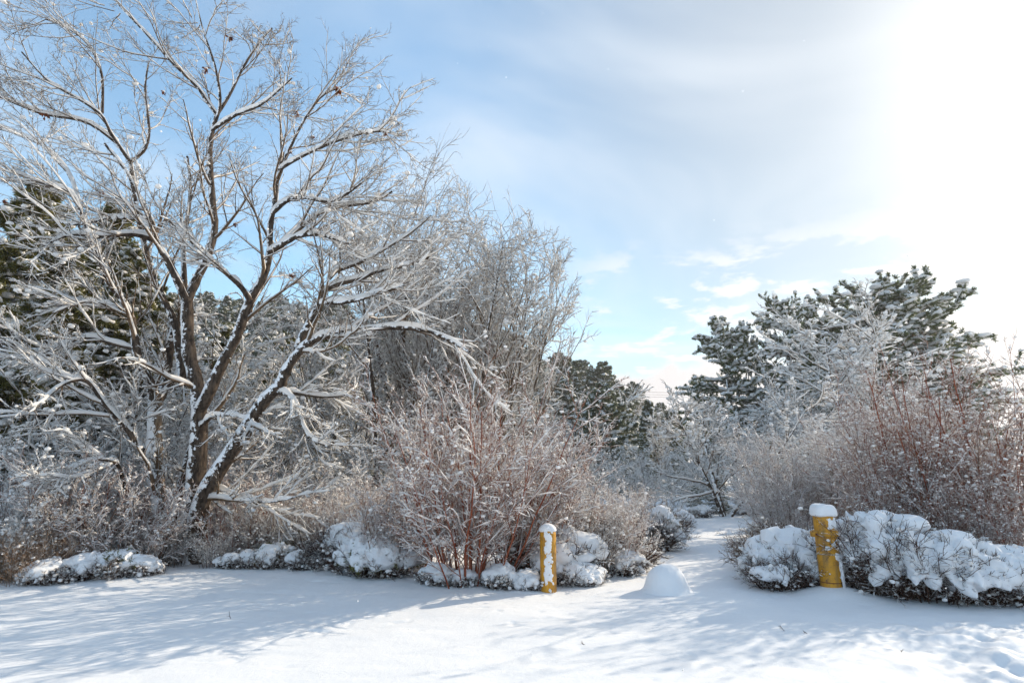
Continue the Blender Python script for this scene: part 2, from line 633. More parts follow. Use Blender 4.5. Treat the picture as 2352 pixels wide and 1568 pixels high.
def conifer_kind(seed, H, rad, kind='pine', mat='pine', nb=90, n2=9, tufts=5, blades=6, nl=0.16, nw=0.03, th=0.06, cov=0.6, t0=0.15, blob=0):
    rng = np.random.default_rng(seed)
    P0 = march(np.array([[0, 0, -0.2]]), np.array([[0.02, 0.02, 1.]]), np.array([H]), 16, 0.05, 0.02, rng)
    s = np.linspace(0, 1, 16)[None]
    R0 = H * 0.014 * (1 - 0.92 * s) + 0.01
    t = np.sort(t0 + (0.985 - t0) * (np.arange(nb) + rng.random(nb)) / nb)
    if kind == 'pine':
        t = t0 + (0.99 - t0) * (np.round((t - t0) / (1 - t0) * 11 + rng.normal(size=nb) * 0.10) / 11)
        t = np.clip(t, t0, 0.985)
    f = t * 15
    i = np.clip(f.astype(int), 0, 14)
    p = P0[0, i] * (1 - (f - i))[:, None] + P0[0, i + 1] * (f - i)[:, None]
    az = np.arange(nb) * 2.399 + rng.normal(size=nb) * 0.4
    if kind == 'pine':
        prof = np.sin(np.clip((1 - t) / (1 - t0), 0, 1) ** 0.75 * math.pi * 0.62) ** 0.9 * (0.55 + 0.6 * rng.random(nb)) + 0.10
        el = np.radians(-2 + 42 * ((t - t0) / (1 - t0)) ** 3 + rng.normal(size=nb) * 5)
        up, u2 = 0.035, 0.02
    else:
        prof = ((1 - t) / (1 - t0)) ** 0.8 * (0.75 + 0.35 * rng.random(nb)) + 0.05
        el = np.radians(-12 + 45 * ((t - t0) / (1 - t0)) ** 2 + rng.normal(size=nb) * 6)
        up, u2 = -0.035, -0.05
    d = np.stack([np.cos(az) * np.cos(el), np.sin(az) * np.cos(el), np.sin(el)], -1)
    P1 = march(p, d, rad * prof, 8, up, 0.05, rng)
    s8 = np.linspace(0, 1, 8)[None]
    R1 = np.maximum(rad * prof[:, None] * 0.016 * (1 - 0.85 * s8), 0.006)
    P2, R2 = spawn(P1, R1, rng, n2, 50, 0.42, 5, 0.12, 1, u2, 0.08, 0.004, 0.5, flat=0.93, lmin=0.15)
    tr, cr, sn = MB(), MB(), MB()
    tube(tr, P0, R0, 8)
    tube(tr, P1, R1, 4)
    needles(cr, P2, rng, tufts, blades, nl, nw)
    needles(cr, P1[:, 3:], rng, tufts * 2, blades, nl, nw)
    snow_tube(sn, P1, R1, th * 1.2, rng, 5, cov, 1.0)
    snow_tube(sn, P2 + [0, 0, nl * 0.22], R2 + nl * 0.10, th, rng, 4, cov, 1.3)
    if blob:
        A = P2[:, 2:].reshape(-1, 3)
        c = A[rng.integers(0, len(A), blob)]
        r = th * (0.5 + rng.random((blob, 1)) * 1.3) * np.array([[1.5, 0.9, 0.6]])
        blobs(sn, c + [0, 0, nl * 0.3], r, rng)
    return [('trunk', tr.mesh('trunk', M['bark'])), ('crown', cr.mesh('crown', M[mat], False)), ('snow', sn.mesh('snow', M['snow']))]


def shrub_kind(seed, H, width, nst=22, n1=9, n2=6, n3=0, th=0.016, mats=('red', 'redtwig'), base=0.25, rst=0.010, up=0.03, blob=600, bs=0.016, cov=0.6, tw=0.0028, upright=0.4):
    """many-stemmed shrub fanning out of the ground"""
    rng = np.random.default_rng(seed)
    az = rng.random(nst) * 6.283
    q = rng.random(nst) ** upright
    tilt = q * math.atan2(width * 0.5, H * 0.8)
    rr = base * q
    p = np.stack([np.cos(az) * rr, np.sin(az) * rr, np.full(nst, -0.1)], -1)
    d = np.stack([np.cos(az) * np.sin(tilt), np.sin(az) * np.sin(tilt), np.cos(tilt)], -1)
    P0 = march(p, d, H * (0.65 + 0.45 * rng.random(nst)), 9, up, 0.06, rng)
    s = np.linspace(0, 1, 9)[None]
    R0 = rst * (0.5 + 0.8 * rng.random((nst, 1))) * (1 - 0.75 * s)
    P1, R1 = spawn(P0, R0, rng, n1, 34, 0.42, 6, 0.12, 1, 0.025, 0.09, tw * 1.3, 0.55)
    P2, R2 = spawn(P1, R1, rng, n2, 38, 0.42, 4, 0.1, 1, 0.015, 0.12, tw, 0.6, lmin=0.06)
    st, tw_, sn = MB(), MB(), MB()
    tube(st, P0, R0, 5)
    tube(tw_, P1, R1, 3)
    tube(tw_, P2, R2, 3)
    A = P2
    if n3:
        P3, R3 = spawn(P2, R2, rng, n3, 45, 0.5, 3, 0.1, 1, 0.01, 0.12, tw * 0.8, 0.6, lmin=0.05)
        tube(tw_, P3, R3, 3)
        snow_tube(sn, P3, R3, th * 0.8, rng, 3, cov, vert=0.4)
        A = P3
    snow_tube(sn, P0, R0, th * 0.8, rng, 4, cov * 0.9)
    snow_tube(sn, P1, R1, th, rng, 4, cov, vert=0.3)
    snow_tube(sn, P2, R2, th, rng, 3, cov, vert=0.4)
    B = A.reshape(-1, 3)
    c = B[rng.integers(0, len(B), blob)]
    r = bs * (0.4 + 2.6 * rng.random((blob, 1)) ** 5) * np.array([[1.2, 0.9, 0.75]])
    blobs(sn, c + [0, 0, bs * 0.4], r, rng, 0.3)
    return [('stems', st.mesh('stems', M[mats[0]])), ('twigs', tw_.mesh('twigs', M[mats[1]])), ('snow', sn.mesh('snow', M['snow']))]


def snowload_kind(seed, L, D, H, narch=60, rs=0.05, mats=('darktwig', 'darktwig'), twigs=900, vox=0.014, green=False, low=0.25, tilt=0.55, lumps=110, top=None, nst=150):
    """low bush bent under thick snow: arching branches that each carry a tongue of snow, merged into one mass"""
    rng = np.random.default_rng(seed)
    # footprint: ellipse L x D ; arches start inside and fall outwards
    a = rng.random(narch) * 6.283
    q = np.sqrt(rng.random(narch))
    x = np.cos(a) * q * L * 0.36
    y = np.sin(a) * q * D * 0.30
    ok_ = vn2(x / 0.28 + seed, y / 0.28) > 0.40
    x, y, a, q = x[ok_], y[ok_], a[ok_], q[ok_]
    narch = len(x)
    hh = H * (0.62 + 0.42 * rng.random(narch)) * (1 - 0.45 * q ** 2)
    if top is not None:
        hh = hh * top(x / L)
    p = np.stack([x, y, hh * 0.92], -1)
    d = np.stack([np.cos(a) + 0.3 * rng.normal(size=narch), (np.sin(a) + 0.3 * rng.normal(size=narch)) * 0.9, np.full(narch, tilt * 0.5)], -1)
    ln = H * (0.30 + 0.38 * rng.random(narch))
    P = march(p, d, ln, 9, -0.20, 0.12, rng)
    s = np.linspace(0, 1, 9)[None]
    R = rs * (0.6 + 1.3 * rng.random((narch, 1)) ** 1.5) * (0.35 + 1.1 * np.sin(s * 2.7 + 0.25)) * (0.75 + 0.5 * rng.random((narch, 9)))
    R = np.maximum(R, 0.004)
    R[:, 0] = 0.002
    R[:, -1] = 0.002
    sn = MB()
    tube(sn, P, R, 7)
    # small side lobes
    P2, _ = spawn(P, R, rng, 5, 55, 0.34, 5, 0.1, 0.8, -0.10, 0.1, flat=0.4, lmin=0.07)
    s5 = np.linspace(0, 1, 5)[None]
    R2 = rs * 0.55 * (0.6 + 0.6 * rng.random((len(P2), 1))) * (0.4 + np.sin(s5 * 2.8 + 0.2)) * (0.8 + 0.4 * rng.random((len(P2), 5)))
    R2[:, 0] = 0.002
    R2[:, -1] = 0.002
    tube(sn, P2, R2, 6)
    if lumps:
        a2 = rng.random(lumps) * 6.283
        q2 = np.sqrt(rng.random(lumps))
        cx, cy = np.cos(a2) * q2 * L * 0.42, np.sin(a2) * q2 * D * 0.38
        ok_ = vn2(cx / 0.28 + seed, cy / 0.28) > 0.45
        cx, cy, q2 = cx[ok_], cy[ok_], q2[ok_]
        lumps = len(cx)
        hz = H * (0.95 - 0.5 * q2 ** 2) * (top(cx / L) if top is not None else 1) * (0.75 + 0.3 * rng.random(lumps))
        r = rs * (0.7 + 2.6 * rng.random((lumps, 1)) ** 1.5) * np.array([[1.6, 1.3, 0.75]])
        blobs(sn, np.stack([cx, cy, hz], -1), r, rng, 0.12, 1)
    # crumbs of snow clinging on the lower twigs
    sm = sn.mesh('snow', M['heavy'])
    # twigs inside and poking out
    st, fl = MB(), MB()
    az = rng.random(nst) * 6.283
    qq = rng.random(nst)
    p = np.stack([np.cos(az) * qq * L * 0.34, np.sin(az) * qq * D * 0.28, np.full(nst, -0.08)], -1)
    dd = np.stack([np.cos(az) * qq * 0.8, np.sin(az) * qq * 0.8, np.full(nst, 1.0)], -1)
    S0 = march(p, dd, H * (0.7 + 0.35 * rng.random(nst)), 7, -0.05, 0.10, rng)
    if top is not None:
        S0[..., 2] *= top(S0[..., 0] / L)
    SR = 0.009 * (1 - 0.7 * np.linspace(0, 1, 7)[None]) * (0.6 + 0.8 * rng.random((nst, 1)))
    S1, SR1 = spawn(S0, SR, rng, 8, 40, 0.45, 5, 0.1, 1, 0.0, 0.12, 0.0042, 0.5)
    S2, SR2 = spawn(S1, SR1, rng, 5, 40, 0.5, 4, 0.1, 1, 0.0, 0.12, 0.0034, 0.6, lmin=0.06)
    tube(st, S0, SR, 4)
    tube(fl, S1, SR1, 3)
    tube(fl, S2, SR2, 3)
    cr = MB()
    B = S2.reshape(-1, 3)
    n = int(lumps * 8) + 150
    c = B[rng.integers(0, len(B), n)]
    r = 0.016 * (0.4 + 1.8 * rng.random((n, 1)) ** 2) * np.array([[1.2, 1.0, 0.85]])
    blobs(cr, c, r, rng, 0.3)
    snow_tube(cr, S2, SR2, 0.012, rng, 3, 0.45)
    parts = [('stems', st.mesh('stems', M[mats[0]])), ('twigs', fl.mesh('twigs', M[mats[1]])), ('snow_load', sm), ('snow_crumbs', cr.mesh('snow_crumbs', M['snow']))]
    if green:
        nd = MB()
        needles(nd, P, rng, 10, 5, 0.07, 0.010, up=-0.2)
        needles(nd, P2, rng, 3, 5, 0.07, 0.010, up=-0.2)
        parts.append(('needles', nd.mesh('needles', M['hem'], False)))
    return parts


def place_load(proto, name, label, cat, loc, rz=0.0, s=1.0, group=None, vox=0.014, sz=None):
    r = thing(name, label, cat, loc, rz, group, (s, s, sz if sz else s))
    for pn, me in proto:
        o = part(pn, me, r)
        if pn == 'snow_load':
            m = o.modifiers.new('merge', 'REMESH')
            m.mode = 'VOXEL'
            m.voxel_size = vox
            m.use_smooth_shade = True
            m2 = o.modifiers.new('settle', 'SMOOTH')
            m2.factor = 0.5
            m2.iterations = 4
    return r


# ------------------------------------------------------------------ the ground
def axis(segs):
    o = []
    for a, b, st in segs:
        o.append(np.arange(a, b, st))
    return np.concatenate(o + [np.array([segs[-1][1]])])


def sheet(X, Y, Z):
    mb = MB()
    ny, nx = X.shape
    V = np.stack([X, Y, Z], -1)
    i = np.arange(ny - 1)[:, None] * nx + np.arange(nx - 1)[None]
    mb.add(V, np.stack([i, i + 1, i + nx + 1, i + nx], -1))
    return mb


xs = axis([(-600, -100, 25), (-100, -24, 4), (-24, -9, 0.25), (-9, 9.5, 0.035), (9.5, 26, 0.25), (26, 100, 4), (100, 600, 25)])
ys = axis([(-40, 3, 0.8), (3, 12.5, 0.03), (12.5, 24, 0.12), (24, 60, 1.0), (60, 140, 3), (140, 1200, 40)])
GX, GY = np.meshgrid(xs, ys)
g = part('ground', sheet(GX, GY, height(GX, GY)).mesh('ground', M['ground']))
tag(g, kind='structure')

# the trail between the bushes, slightly packed down in the middle
pl = [(1500, 1430), (1600, 1330), (1622, 1262), (1640, 1228), (1672, 1208), (1715, 1196)]
pc = []
for x_, y_ in pl:
    v = (784 - y_) / FPX
    Yd = -CAMZ * (CP - v * SP) / (SP + v * CP)
    pc.append(at(x_, y_, Yd)[:2])
pc = np.array(pc)
tt = np.linspace(0, len(pc) - 1, 160)
cx = np.interp(tt, range(len(pc)), pc[:, 0])
cy = np.interp(tt, range(len(pc)), pc[:, 1])
for _ in range(25):
    cx[1:-1] = (cx[:-2] + cx[1:-1] * 2 + cx[2:]) / 4
    cy[1:-1] = (cy[:-2] + cy[1:-1] * 2 + cy[2:]) / 4
tx, ty = np.gradient(cx), np.gradient(cy)
nn = np.hypot(tx, ty)
wv = np.linspace(-1, 1, 41)
half = np.interp(tt, [0, 1, 2, 5], [0.9, 0.75, 0.8, 1.1])
PX = cx[:, None] + (ty / nn)[:, None] * wv[None] * half[:, None]
PY = cy[:, None] - (tx / nn)[:, None] * wv[None] * half[:, None]
endf = np.minimum(sstep(0, 0.4, tt), sstep(5, 4.8, tt))[:, None]
PZ = height(PX, PY) - 0.012 + 0.022 * (1 - wv[None] ** 4) * endf + 0.006 * fbm(PX, PY, 0.25, 77) * endf
tag(part('path', sheet(PX, PY, PZ).mesh('path', M['ground'])), kind='structure')

# ------------------------------------------------------------------ posts
def lathe(mb, prof, n=40, cx=0, cy=0, lean=(0, 0)):
    prof = np.array(prof, float)
    a = np.arange(n) * 2 * math.pi / n
    V = np.stack([prof[:, :1] * np.cos(a) + cx + prof[:, 1:] * lean[0], prof[:, :1] * np.sin(a) + cy + prof[:, 1:] * lean[1], np.repeat(prof[:, 1:], n, 1)], -1)
    K = len(prof)
    k = (np.arange(K - 1) * n)[:, None]
    j = np.arange(n)[None]
    j2 = (j + 1) % n
    mb.add(V, np.stack([k + j, k + j2, k + j2 + n, k + j + n], -1))


def box(mb, c, sx_, sy_, sz_, rz=0, bev=0.0):
    c = np.array(c, float)
    V = np.array([(x, y, z) for x in (-1, 1) for y in (-1, 1) for z in (-1, 1)], float) * [sx_ / 2, sy_ / 2, sz_ / 2]
    ca, sa = math.cos(rz), math.sin(rz)
    V = np.stack([V[:, 0] * ca - V[:, 1] * sa, V[:, 0] * sa + V[:, 1] * ca, V[:, 2]], -1) + c
    mb.add(V, [(0, 1, 3, 2), (4, 6, 7, 5), (0, 4, 5, 1), (2, 3, 7, 6), (0, 2, 6, 4), (1, 5, 7, 3)])


def yellow_mat(name, rust=0.5):
    m, t = newmat(name)
    pos = t.new('ShaderNodeTexCoord').outputs['Object']
    n = t.noise(pos, 7, 5, 0.7)
    n2 = t.noise(pos, 38, 4, 0.65)
    mp = t.new('ShaderNodeMapping')
    mp.inputs['Scale'].default_value = (14, 14, 1.3)
    t.l.new(pos, mp.inputs[0])
    st = t.noise(mp.outputs[0], 1.0, 3, 0.6)
    y = t.mix(t.ramp(n, 0.35, 0.7), (0.60, 0.285, 0.008, 1), (0.44, 0.20, 0.015, 1))
    y = t.mix(t.ramp(st, 0.45, 0.7, 0, 0.8), y, (0.20, 0.12, 0.04, 1))
    y = t.mix(t.ramp(t.math('ADD', t.math('MULTIPLY', n, 0.5), t.math('MULTIPLY', n2, 0.5)), 0.60 - rust * 0.08, 0.64, 0, 0.85), y, (0.10, 0.05, 0.03, 1))
    d = t.new('ShaderNodeBsdfPrincipled', Roughness=0.55)
    t.l.new(y, d.inputs['Base Color'])
    b = t.new('ShaderNodeBump', Strength=0.35, Distance=0.006)
    t.l.new(n2, b.inputs['Height'])
    t.l.new(b.outputs[0], d.inputs['Normal'])
    out(t, d.outputs[0])
    return m


M['yellow'] = yellow_mat('yellow_paint', 0.9)
M['yellow2'] = yellow_mat('yellow_paint_light', 0.3)
m_, t_ = newmat('rust')
pr = t_.new('ShaderNodeBsdfPrincipled', Roughness=0.8)
n_ = t_.noise(t_.new('ShaderNodeTexCoord').outputs['Object'], 40, 4, 0.6)
t_.l.new(t_.mix(n_, (0.20, 0.05, 0.015, 1), (0.07, 0.035, 0.02, 1)), pr.inputs['Base Color'])
out(t_, pr.outputs[0])
M['rust'] = m_
m_, t_ = newmat('worn_primer')
pr = t_.new('ShaderNodeBsdfPrincipled', Roughness=0.7)
n_ = t_.noise(t_.new('ShaderNodeTexCoord').outputs['Object'], 30, 4, 0.6)
t_.l.new(t_.mix(t_.ramp(n_, 0.4, 0.6), (0.55, 0.5, 0.36, 1), (0.22, 0.13, 0.05, 1)), pr.inputs['Base Color'])
out(t_, pr.outputs[0])
M['primer'] = m_


def vn3(p, s, seed=0):
    return (vn2(p[..., 0] / s + 5, p[..., 2] / s, seed) + vn2(p[..., 1] / s, p[..., 2] / s + 3, seed + 9) + vn2(p[..., 0] / s, p[..., 1] / s, seed + 4)) / 3 - 0.5


def plaster(r, z0, z1, a0, a1, thick, seed, lim=0.0, ns=0.05, taper=None, shape=None):
    """snow blown onto a pipe: a lumpy patch standing off its surface where the mask is above lim"""
    nz, na = 150, 90
    Z, A = np.meshgrid(np.linspace(z0, z1, nz), np.linspace(a0, a1, na), indexing='ij')
    fz = np.minimum((Z - z0), (z1 - Z)) / (z1 - z0)
    fa = np.minimum(A - a0, a1 - A) / (a1 - a0)
    nsx = fbm(A * r, Z, ns, seed, 4) * 2
    msk = np.minimum(fz * 6, 1) * np.minimum(fa * 3.2, 1) - 0.35 + nsx * 1.7 - lim
    if shape is not None:
        msk = msk + shape(Z, A)
    h = thick * np.clip(msk * 2.5, -0.4, 1) + thick * 0.25 * fbm(A * r, Z, 0.03, seed + 5, 2) * (msk > 0)
    rr = r + h
    V = np.stack([np.cos(A) * rr, np.sin(A) * rr, Z], -1)
    mb = MB()
    i = np.arange(nz - 1)[:, None] * na + np.arange(na - 1)[None]
    Q = np.stack([i, i + 1, i + na + 1, i + na], -1)
    keep = (np.maximum(np.maximum(msk[:-1, :-1], msk[1:, 1:]), np.maximum(msk[1:, :-1], msk[:-1, 1:])) > -0.12)
    mb.add(V, Q[keep])
    return mb


def cap(r, h, seed, sq=3.0, flat=0.5, over=1.08, sag=0.03):
    """pillow of snow on a post top, z=0 at the rim"""
    V, F = subdiv_ico(4)
    V = V.copy()
    e = np.abs(V) ** sq
    k = (e[:, 2] + (np.abs(V[:, 0]) ** 2 + np.abs(V[:, 1]) ** 2) ** (sq / 2)) ** (-1 / sq)
    V = V * k[:, None]
    V[:, :2] *= r * over
    V[:, 2] = np.where(V[:, 2] > 0, V[:, 2] * h, V[:, 2] * sag)
    V += V / np.linalg.norm(V, axis=1, keepdims=True) * (vn3(V, 0.11, seed) * 0.075)[:, None]
    mb = MB()
    mb.add(V, None, F)
    return mb


# big post on the right
b = gx(1913, 7.95)
b[2] = -0.06
post = thing('bollard', 'thick weathered yellow steel pipe post with flat snow pillow and collar, at the right', 'bollard', b, 0)
mb = MB()
R1_ = 0.132
lathe(mb, [(R1_, -0.3), (R1_, 0.02), (R1_, 0.2), (R1_, 0.5), (R1_, 0.97), (R1_, 1.08), (R1_ - .012, 1.088), (0, 1.088)], 48)
part('pipe', mb.mesh('pipe', M['yellow']), post)
mb = MB()
lathe(mb, [(R1_ - .002, 0.815), (R1_ + 0.022, 0.818), (R1_ + 0.026, 0.824), (R1_ + 0.026, 0.880), (R1_ + 0.022, 0.886), (R1_ - .002, 0.888)], 48)
col = part('collar', mb.mesh('collar', M['yellow2'], False), post)
mb = MB()
box(mb, (-R1_ - 0.04, -0.035, 0.85), 0.09, 0.018, 0.07)
box(mb, (-R1_ - 0.04, -0.075, 0.85), 0.09, 0.018, 0.07)
part('clamp_lug', mb.mesh('clamp_lug', M['yellow2'], False), col)
mb = MB()
lathe(mb, [(0, -0.018), (0.014, -0.018), (0.014, 0.018), (0, 0.018)], 6)
for v in mb.v:
    v[:] = v[:, [0, 2, 1]]
    v += [-R1_ - 0.035, -0.09, 0.847]
part('bolt', mb.mesh('bolt', M['rust'], False), col)
mb = MB()
lathe(mb, [(R1_ - .002, 0.588), (R1_ + 0.006, 0.59), (R1_ + 0.007, 0.597), (R1_ + 0.006, 0.604), (R1_ - .002, 0.606)], 48)
part('weld_seam', mb.mesh('weld_seam', M['primer']), post)
mb = MB()
lathe(mb, [(R1_ - .002, 0.243), (R1_ + 0.005, 0.246), (R1_ + 0.005, 0.252), (R1_ - .002, 0.256)], 48)
part('weld_seam', mb.mesh('weld_seam', M['rust']), post)
sc_ = part('snow_cap', cap(R1_, 0.135, 3, 3.0, over=1.13, sag=0.04).mesh('snow_cap', M['heavy']), post)
sc_.location = (0, 0, 1.10)
mb = plaster(R1_, 0.885, 1.09, -1.9, -0.55, 0.014, 4, 0.0, 0.08, shape=lambda Z, A: 0.5 - np.abs((Z - 0.99) - (A + 1.25) * 0.16) * 9)
part('stuck_snow', mb.mesh('stuck_snow', M['heavy']), post)
mb = plaster(R1_, 0.52, 0.80, -1.5, -0.75, 0.016, 14, 0.0, 0.07)
part('stuck_snow', mb.mesh('stuck_snow', M['heavy']), post)
mb = plaster(R1_, 0.02, 0.60, -1.15, 0.5, 0.03, 24, 0.05, 0.12, shape=lambda Z, A: -np.abs(Z - 0.28) * 0.6 + 0.25 + (A + 0.6) * 0.5)
part('stuck_snow', mb.mesh('stuck_snow', M['heavy']), post)
mb = MB()
box(mb, (R1_ + 0.10, -0.02, 0.02), 0.20, 0.02, 0.22, 0)
brp = part('base_plate', mb.mesh('base_plate', M['yellow']), post)
mb = MB()
box(mb, (R1_ + 0.21, -0.055, 0.03), 0.045, 0.012, 0.26, 0)
box(mb, (R1_ + 0.235, -0.02, 0.03), 0.012, 0.07, 0.26, 0)
ang_ = part('angle_iron', mb.mesh('angle_iron', M['yellow'], False), post)
for k in range(3):
    mb = MB()
    lathe(mb, [(0, -0.001), (0.009, -0.001), (0.009, 0.003), (0, 0.003)], 12)
    for v in mb.v:
        v[:] = v[:, [0, 2, 1]] * [1, -1, 1]
        v += [R1_ + 0.21, -0.0625, -0.02 + 0.06 * k]
    part('bolt_hole', mb.mesh('bolt_hole', M['rust'], False), ang_)

# smaller post on the left of the trail
b = gx(1260, 8.35)
post2 = thing('bollard', 'slender yellow pipe post speckled with snow beside the big red-twigged shrub', 'bollard', b, 0)
mb = MB()
R2_ = 0.112
lathe(mb, [(R2_, -0.3), (R2_, 0.3), (R2_, 0.74), (R2_ - 0.004, 0.78), (R2_ - .03, 0.82), (0, 0.84)], 40)
part('pipe', mb.mesh('pipe', M['yellow2']), post2)
sc_ = part('snow_cap', cap(R2_, 0.10, 8, 2.2, over=1.02, sag=0.03).mesh('snow_cap', M['heavy']), post2)
sc_.location = (0, 0, 0.79)
mb = plaster(R2_, 0.0, 0.86, -2.4, -0.9, 0.014, 41, 0.30, 0.055)
part('stuck_snow', mb.mesh('stuck_snow', M['heavy']), post2)

# snow covered boulder
V, F = subdiv_ico(5)
V = V.copy()
th_ = np.arctan2(V[:, 1], V[:, 0])
rad = np.hypot(V[:, 0], V[:, 1])
up_ = np.clip(V[:, 2], 0, 1)
fl_ = 1 + 0.35 * np.exp(-up_ * 14)
V[:, 0] = V[:, 0] * 0.30 * fl_
V[:, 1] = V[:, 1] * 0.27 * fl_
V[:, 2] = np.where(V[:, 2] > 0, up_ ** 0.9 * 0.38, V[:, 2] * 0.1)
V[:, 0] += V[:, 2] * 0.02
V += (vn3(V, 0.21, 5) * 0.07 + vn3(V, 0.05, 6) * 0.010)[:, None] * unit(V)
mb = MB()
mb.add(V, None, F)
bl = thing('boulder', 'rounded boulder buried under smooth snow in the trail mouth', 'boulder', (MOUND[0], MOUND[1], float(height(*MOUND)) - 0.02))
part('snow_cover', mb.mesh('snow_cover', M['ground']), bl)

# ------------------------------------------------------------------ the big bare trees on the left (traced limbs)
def limb(pts, Y0, Y1, r0, r1, K=None, rng=None, bow=0.0):
    """polyline through photograph pixels, its distance running from Y0 to Y1; radii in photo pixels"""
    pts = np.array(pts, float)
    n = len(pts)
    m = K or max(8, n * 3)
    s = np.linspace(0, n - 1, m)
    x = np.interp(s, range(n), pts[:, 0])
    y = np.interp(s, range(n), pts[:, 1])
    for _ in range(2):
        x[1:-1] = (x[:-2] + 2 * x[1:-1] + x[2:]) / 4
        y[1:-1] = (y[:-2] + 2 * y[1:-1] + y[2:]) / 4
    f = np.linspace(0, 1, m)
    Yd = Y0 + (Y1 - Y0) * f + bow * np.sin(f * math.pi)
    P = np.array([at(a, b_, c) for a, b_, c in zip(x, y, Yd)])
    R = np.array([(r0 + (r1 - r0) * q) * c / FPX for q, c in zip(f, Yd)])
    return P, R


def resample(P, R, K):
    s = np.linspace(0, len(P) - 1, K)
    return np.stack([np.interp(s, range(len(P)), P[:, i]) for i in range(3)], -1), np.interp(s, range(len(P)), R)


def traced_tree(name, label, seed, trunks, limbs, base, ground, snowy, nlev=(9, 8, 7), leaves=(), th=0.024, cat='tree', extra=None):
    rng = np.random.default_rng(seed)
    root = thing(name, label, cat, ground)
    g0 = np.array(ground, float)
    sn = MB()
    allP, allR = [], []

    def add(pn, spec, mat):
        P, R = limb(*spec)
        P = P - g0
        R = R * (1 + 0.06 * rng.normal(size=len(R)))
        mb = MB()
        tube(mb, P[None], R[None], 12)
        part(pn, mb.mesh(pn, mat), root)
        snow_tube(sn, P[None], R[None], 0.062, rng, 8, 0.97, 0.30, 0.0)
        p, r = resample(P, R, 14)
        allP.append(p)
        allR.append(r)
    for s in trunks:
        add('trunk', s, M['bark_snowy'] if snowy else M['bark'])
    ntr = len(allP)
    for s in limbs:
        add('limb', s, M['bark'])
    P0 = np.array(allP)
    R0 = np.array(allR)
    # long boughs
    L0 = np.linalg.norm(np.diff(P0, axis=1), axis=2).sum(1)
    cr = MB()
    P1, R1 = spawn(P0[ntr:], R0[ntr:], rng, nlev[0], 38, 0.75, 9, 0.25, 1.0, 0.05, 0.09, 0.009, 0.55, lmin=0.8, lmax=1.75)
    Pa, Ra = spawn(P0[:ntr], R0[:ntr], rng, 4, 55, 0.4, 9, 0.3, 1.0, 0.02, 0.11, 0.005, 0.35, lmin=0.7, lmax=1.7)
    P1 = np.concatenate([P1, Pa])
    R1 = np.concatenate([R1, Ra])
    if extra is not None:
        Pe, Re = [], []
        for s in extra:
            P, R = limb(*s)
            p, r = resample(P - g0, R, 9)
            Pe.append(p)
            Re.append(r)
        P1 = np.concatenate([P1, np.array(Pe)])
        R1 = np.concatenate([R1, np.array(Re)])
    P2, R2 = spawn(P1, R1, rng, nlev[1], 38, 0.50, 7, 0.12, 1.0, 0.04, 0.09, 0.0050, 0.6, lmin=0.25)
    P3, R3 = spawn(P2, R2, rng, nlev[2] - 2, 42, 0.46, 5, 0.08, 1.0, 0.03, 0.11, 0.0034, 0.65, lmin=0.12)
    P4, R4 = spawn(P3, R3, rng, 2, 42, 0.5, 3, 0.15, 0.9, 0.02, 0.10, 0.0026, 0.7, lmin=0.07)
    ZT = 11.3
    for A in (P1, P2, P3, P4):
        z = A[..., 2] + g0[2]
        A[..., 2] = np.where(z > ZT, ZT + (z - ZT) * 0.25, z) - g0[2]
    tube(cr, P1, R1, 5)
    tube(cr, P2, R2, 4)
    tube(cr, P3, R3, 3)
    tube(cr, P4, R4, 3)
    zt = np.ptp(P3[..., 2])
    fz = lambda A: (1.3 - 0.85 * np.clip(A[:, :1, 2] / 9.8, 0, 1) ** 1.3)
    snow_tube(sn, P1, R1, fz(P1) * th * 1.6, rng, 5, 0.92, 0.45)
    snow_tube(sn, P2, R2, fz(P2) * th * 0.95, rng, 4, 0.8)
    snow_tube(sn, P3, R3, fz(P3) * th * 0.55, rng, 3, 0.6)
    snow_tube(sn, P4, R4, fz(P4) * th * 0.30, rng, 3, 0.4)
    A = P3.reshape(-1, 3)
    nb = 1500
    c = A[rng.integers(0, len(A), nb)]
    # lumps gather in the lower half of the crown
    hz = (c[:, 2] - c[:, 2].min()) / np.ptp(c[:, 2])
    keep = rng.random(nb) > hz ** 0.7 * 0.8
    c = c[keep]
    nb = len(c)
    r = 0.014 * (0.7 + 3.2 * rng.random((nb, 1)) ** 4) * np.array([[1.3, 1.0, 0.75]])
    blobs(sn, c + [0, 0, 0.01], r, rng, 0.25)
    part('crown', cr.mesh('crown', M['twig']), root)
    part('snow', sn.mesh('snow', M['snow']), root)
    for (px, py, Y, sz) in leaves:
        leaf_cluster(root, at(px, py, Y) - g0, sz, rng)
    return root


def leaf_cluster(root, c, sz, rng, n=14):
    mb = MB()
    for k in range(n):
        d = unit(rng.normal(size=3) + [0, 0, -0.9])
        s = unit(np.cross(d, rng.normal(size=3)))
        o = c + rng.normal(size=3) * sz * 0.25
        u = np.cross(d, s) * 0.25
        L = sz * (0.6 + 0.6 * rng.random())
        V = [o, o + (d * 0.5 + s * 0.28 + u) * L, o + d * L, o + (d * 0.5 - s * 0.28 + u) * L, o + (d * 0.45 - u * 0.5) * L]
        mb.add(V, None, [(0, 1, 4), (1, 2, 4), (2, 3, 4), (3, 0, 4)])
    part('leaf_cluster', mb.mesh('leaf_cluster', M['leaf'], False), root)
    mb = MB()
    blobs(mb, np.array([c + [0, 0, sz * 0.35]]), np.array([[sz * 0.5, sz * 0.45, sz * 0.32]]), rng, 0.1, 2)
    part('snow_clump', mb.mesh('snow_clump', M['snow']), root)


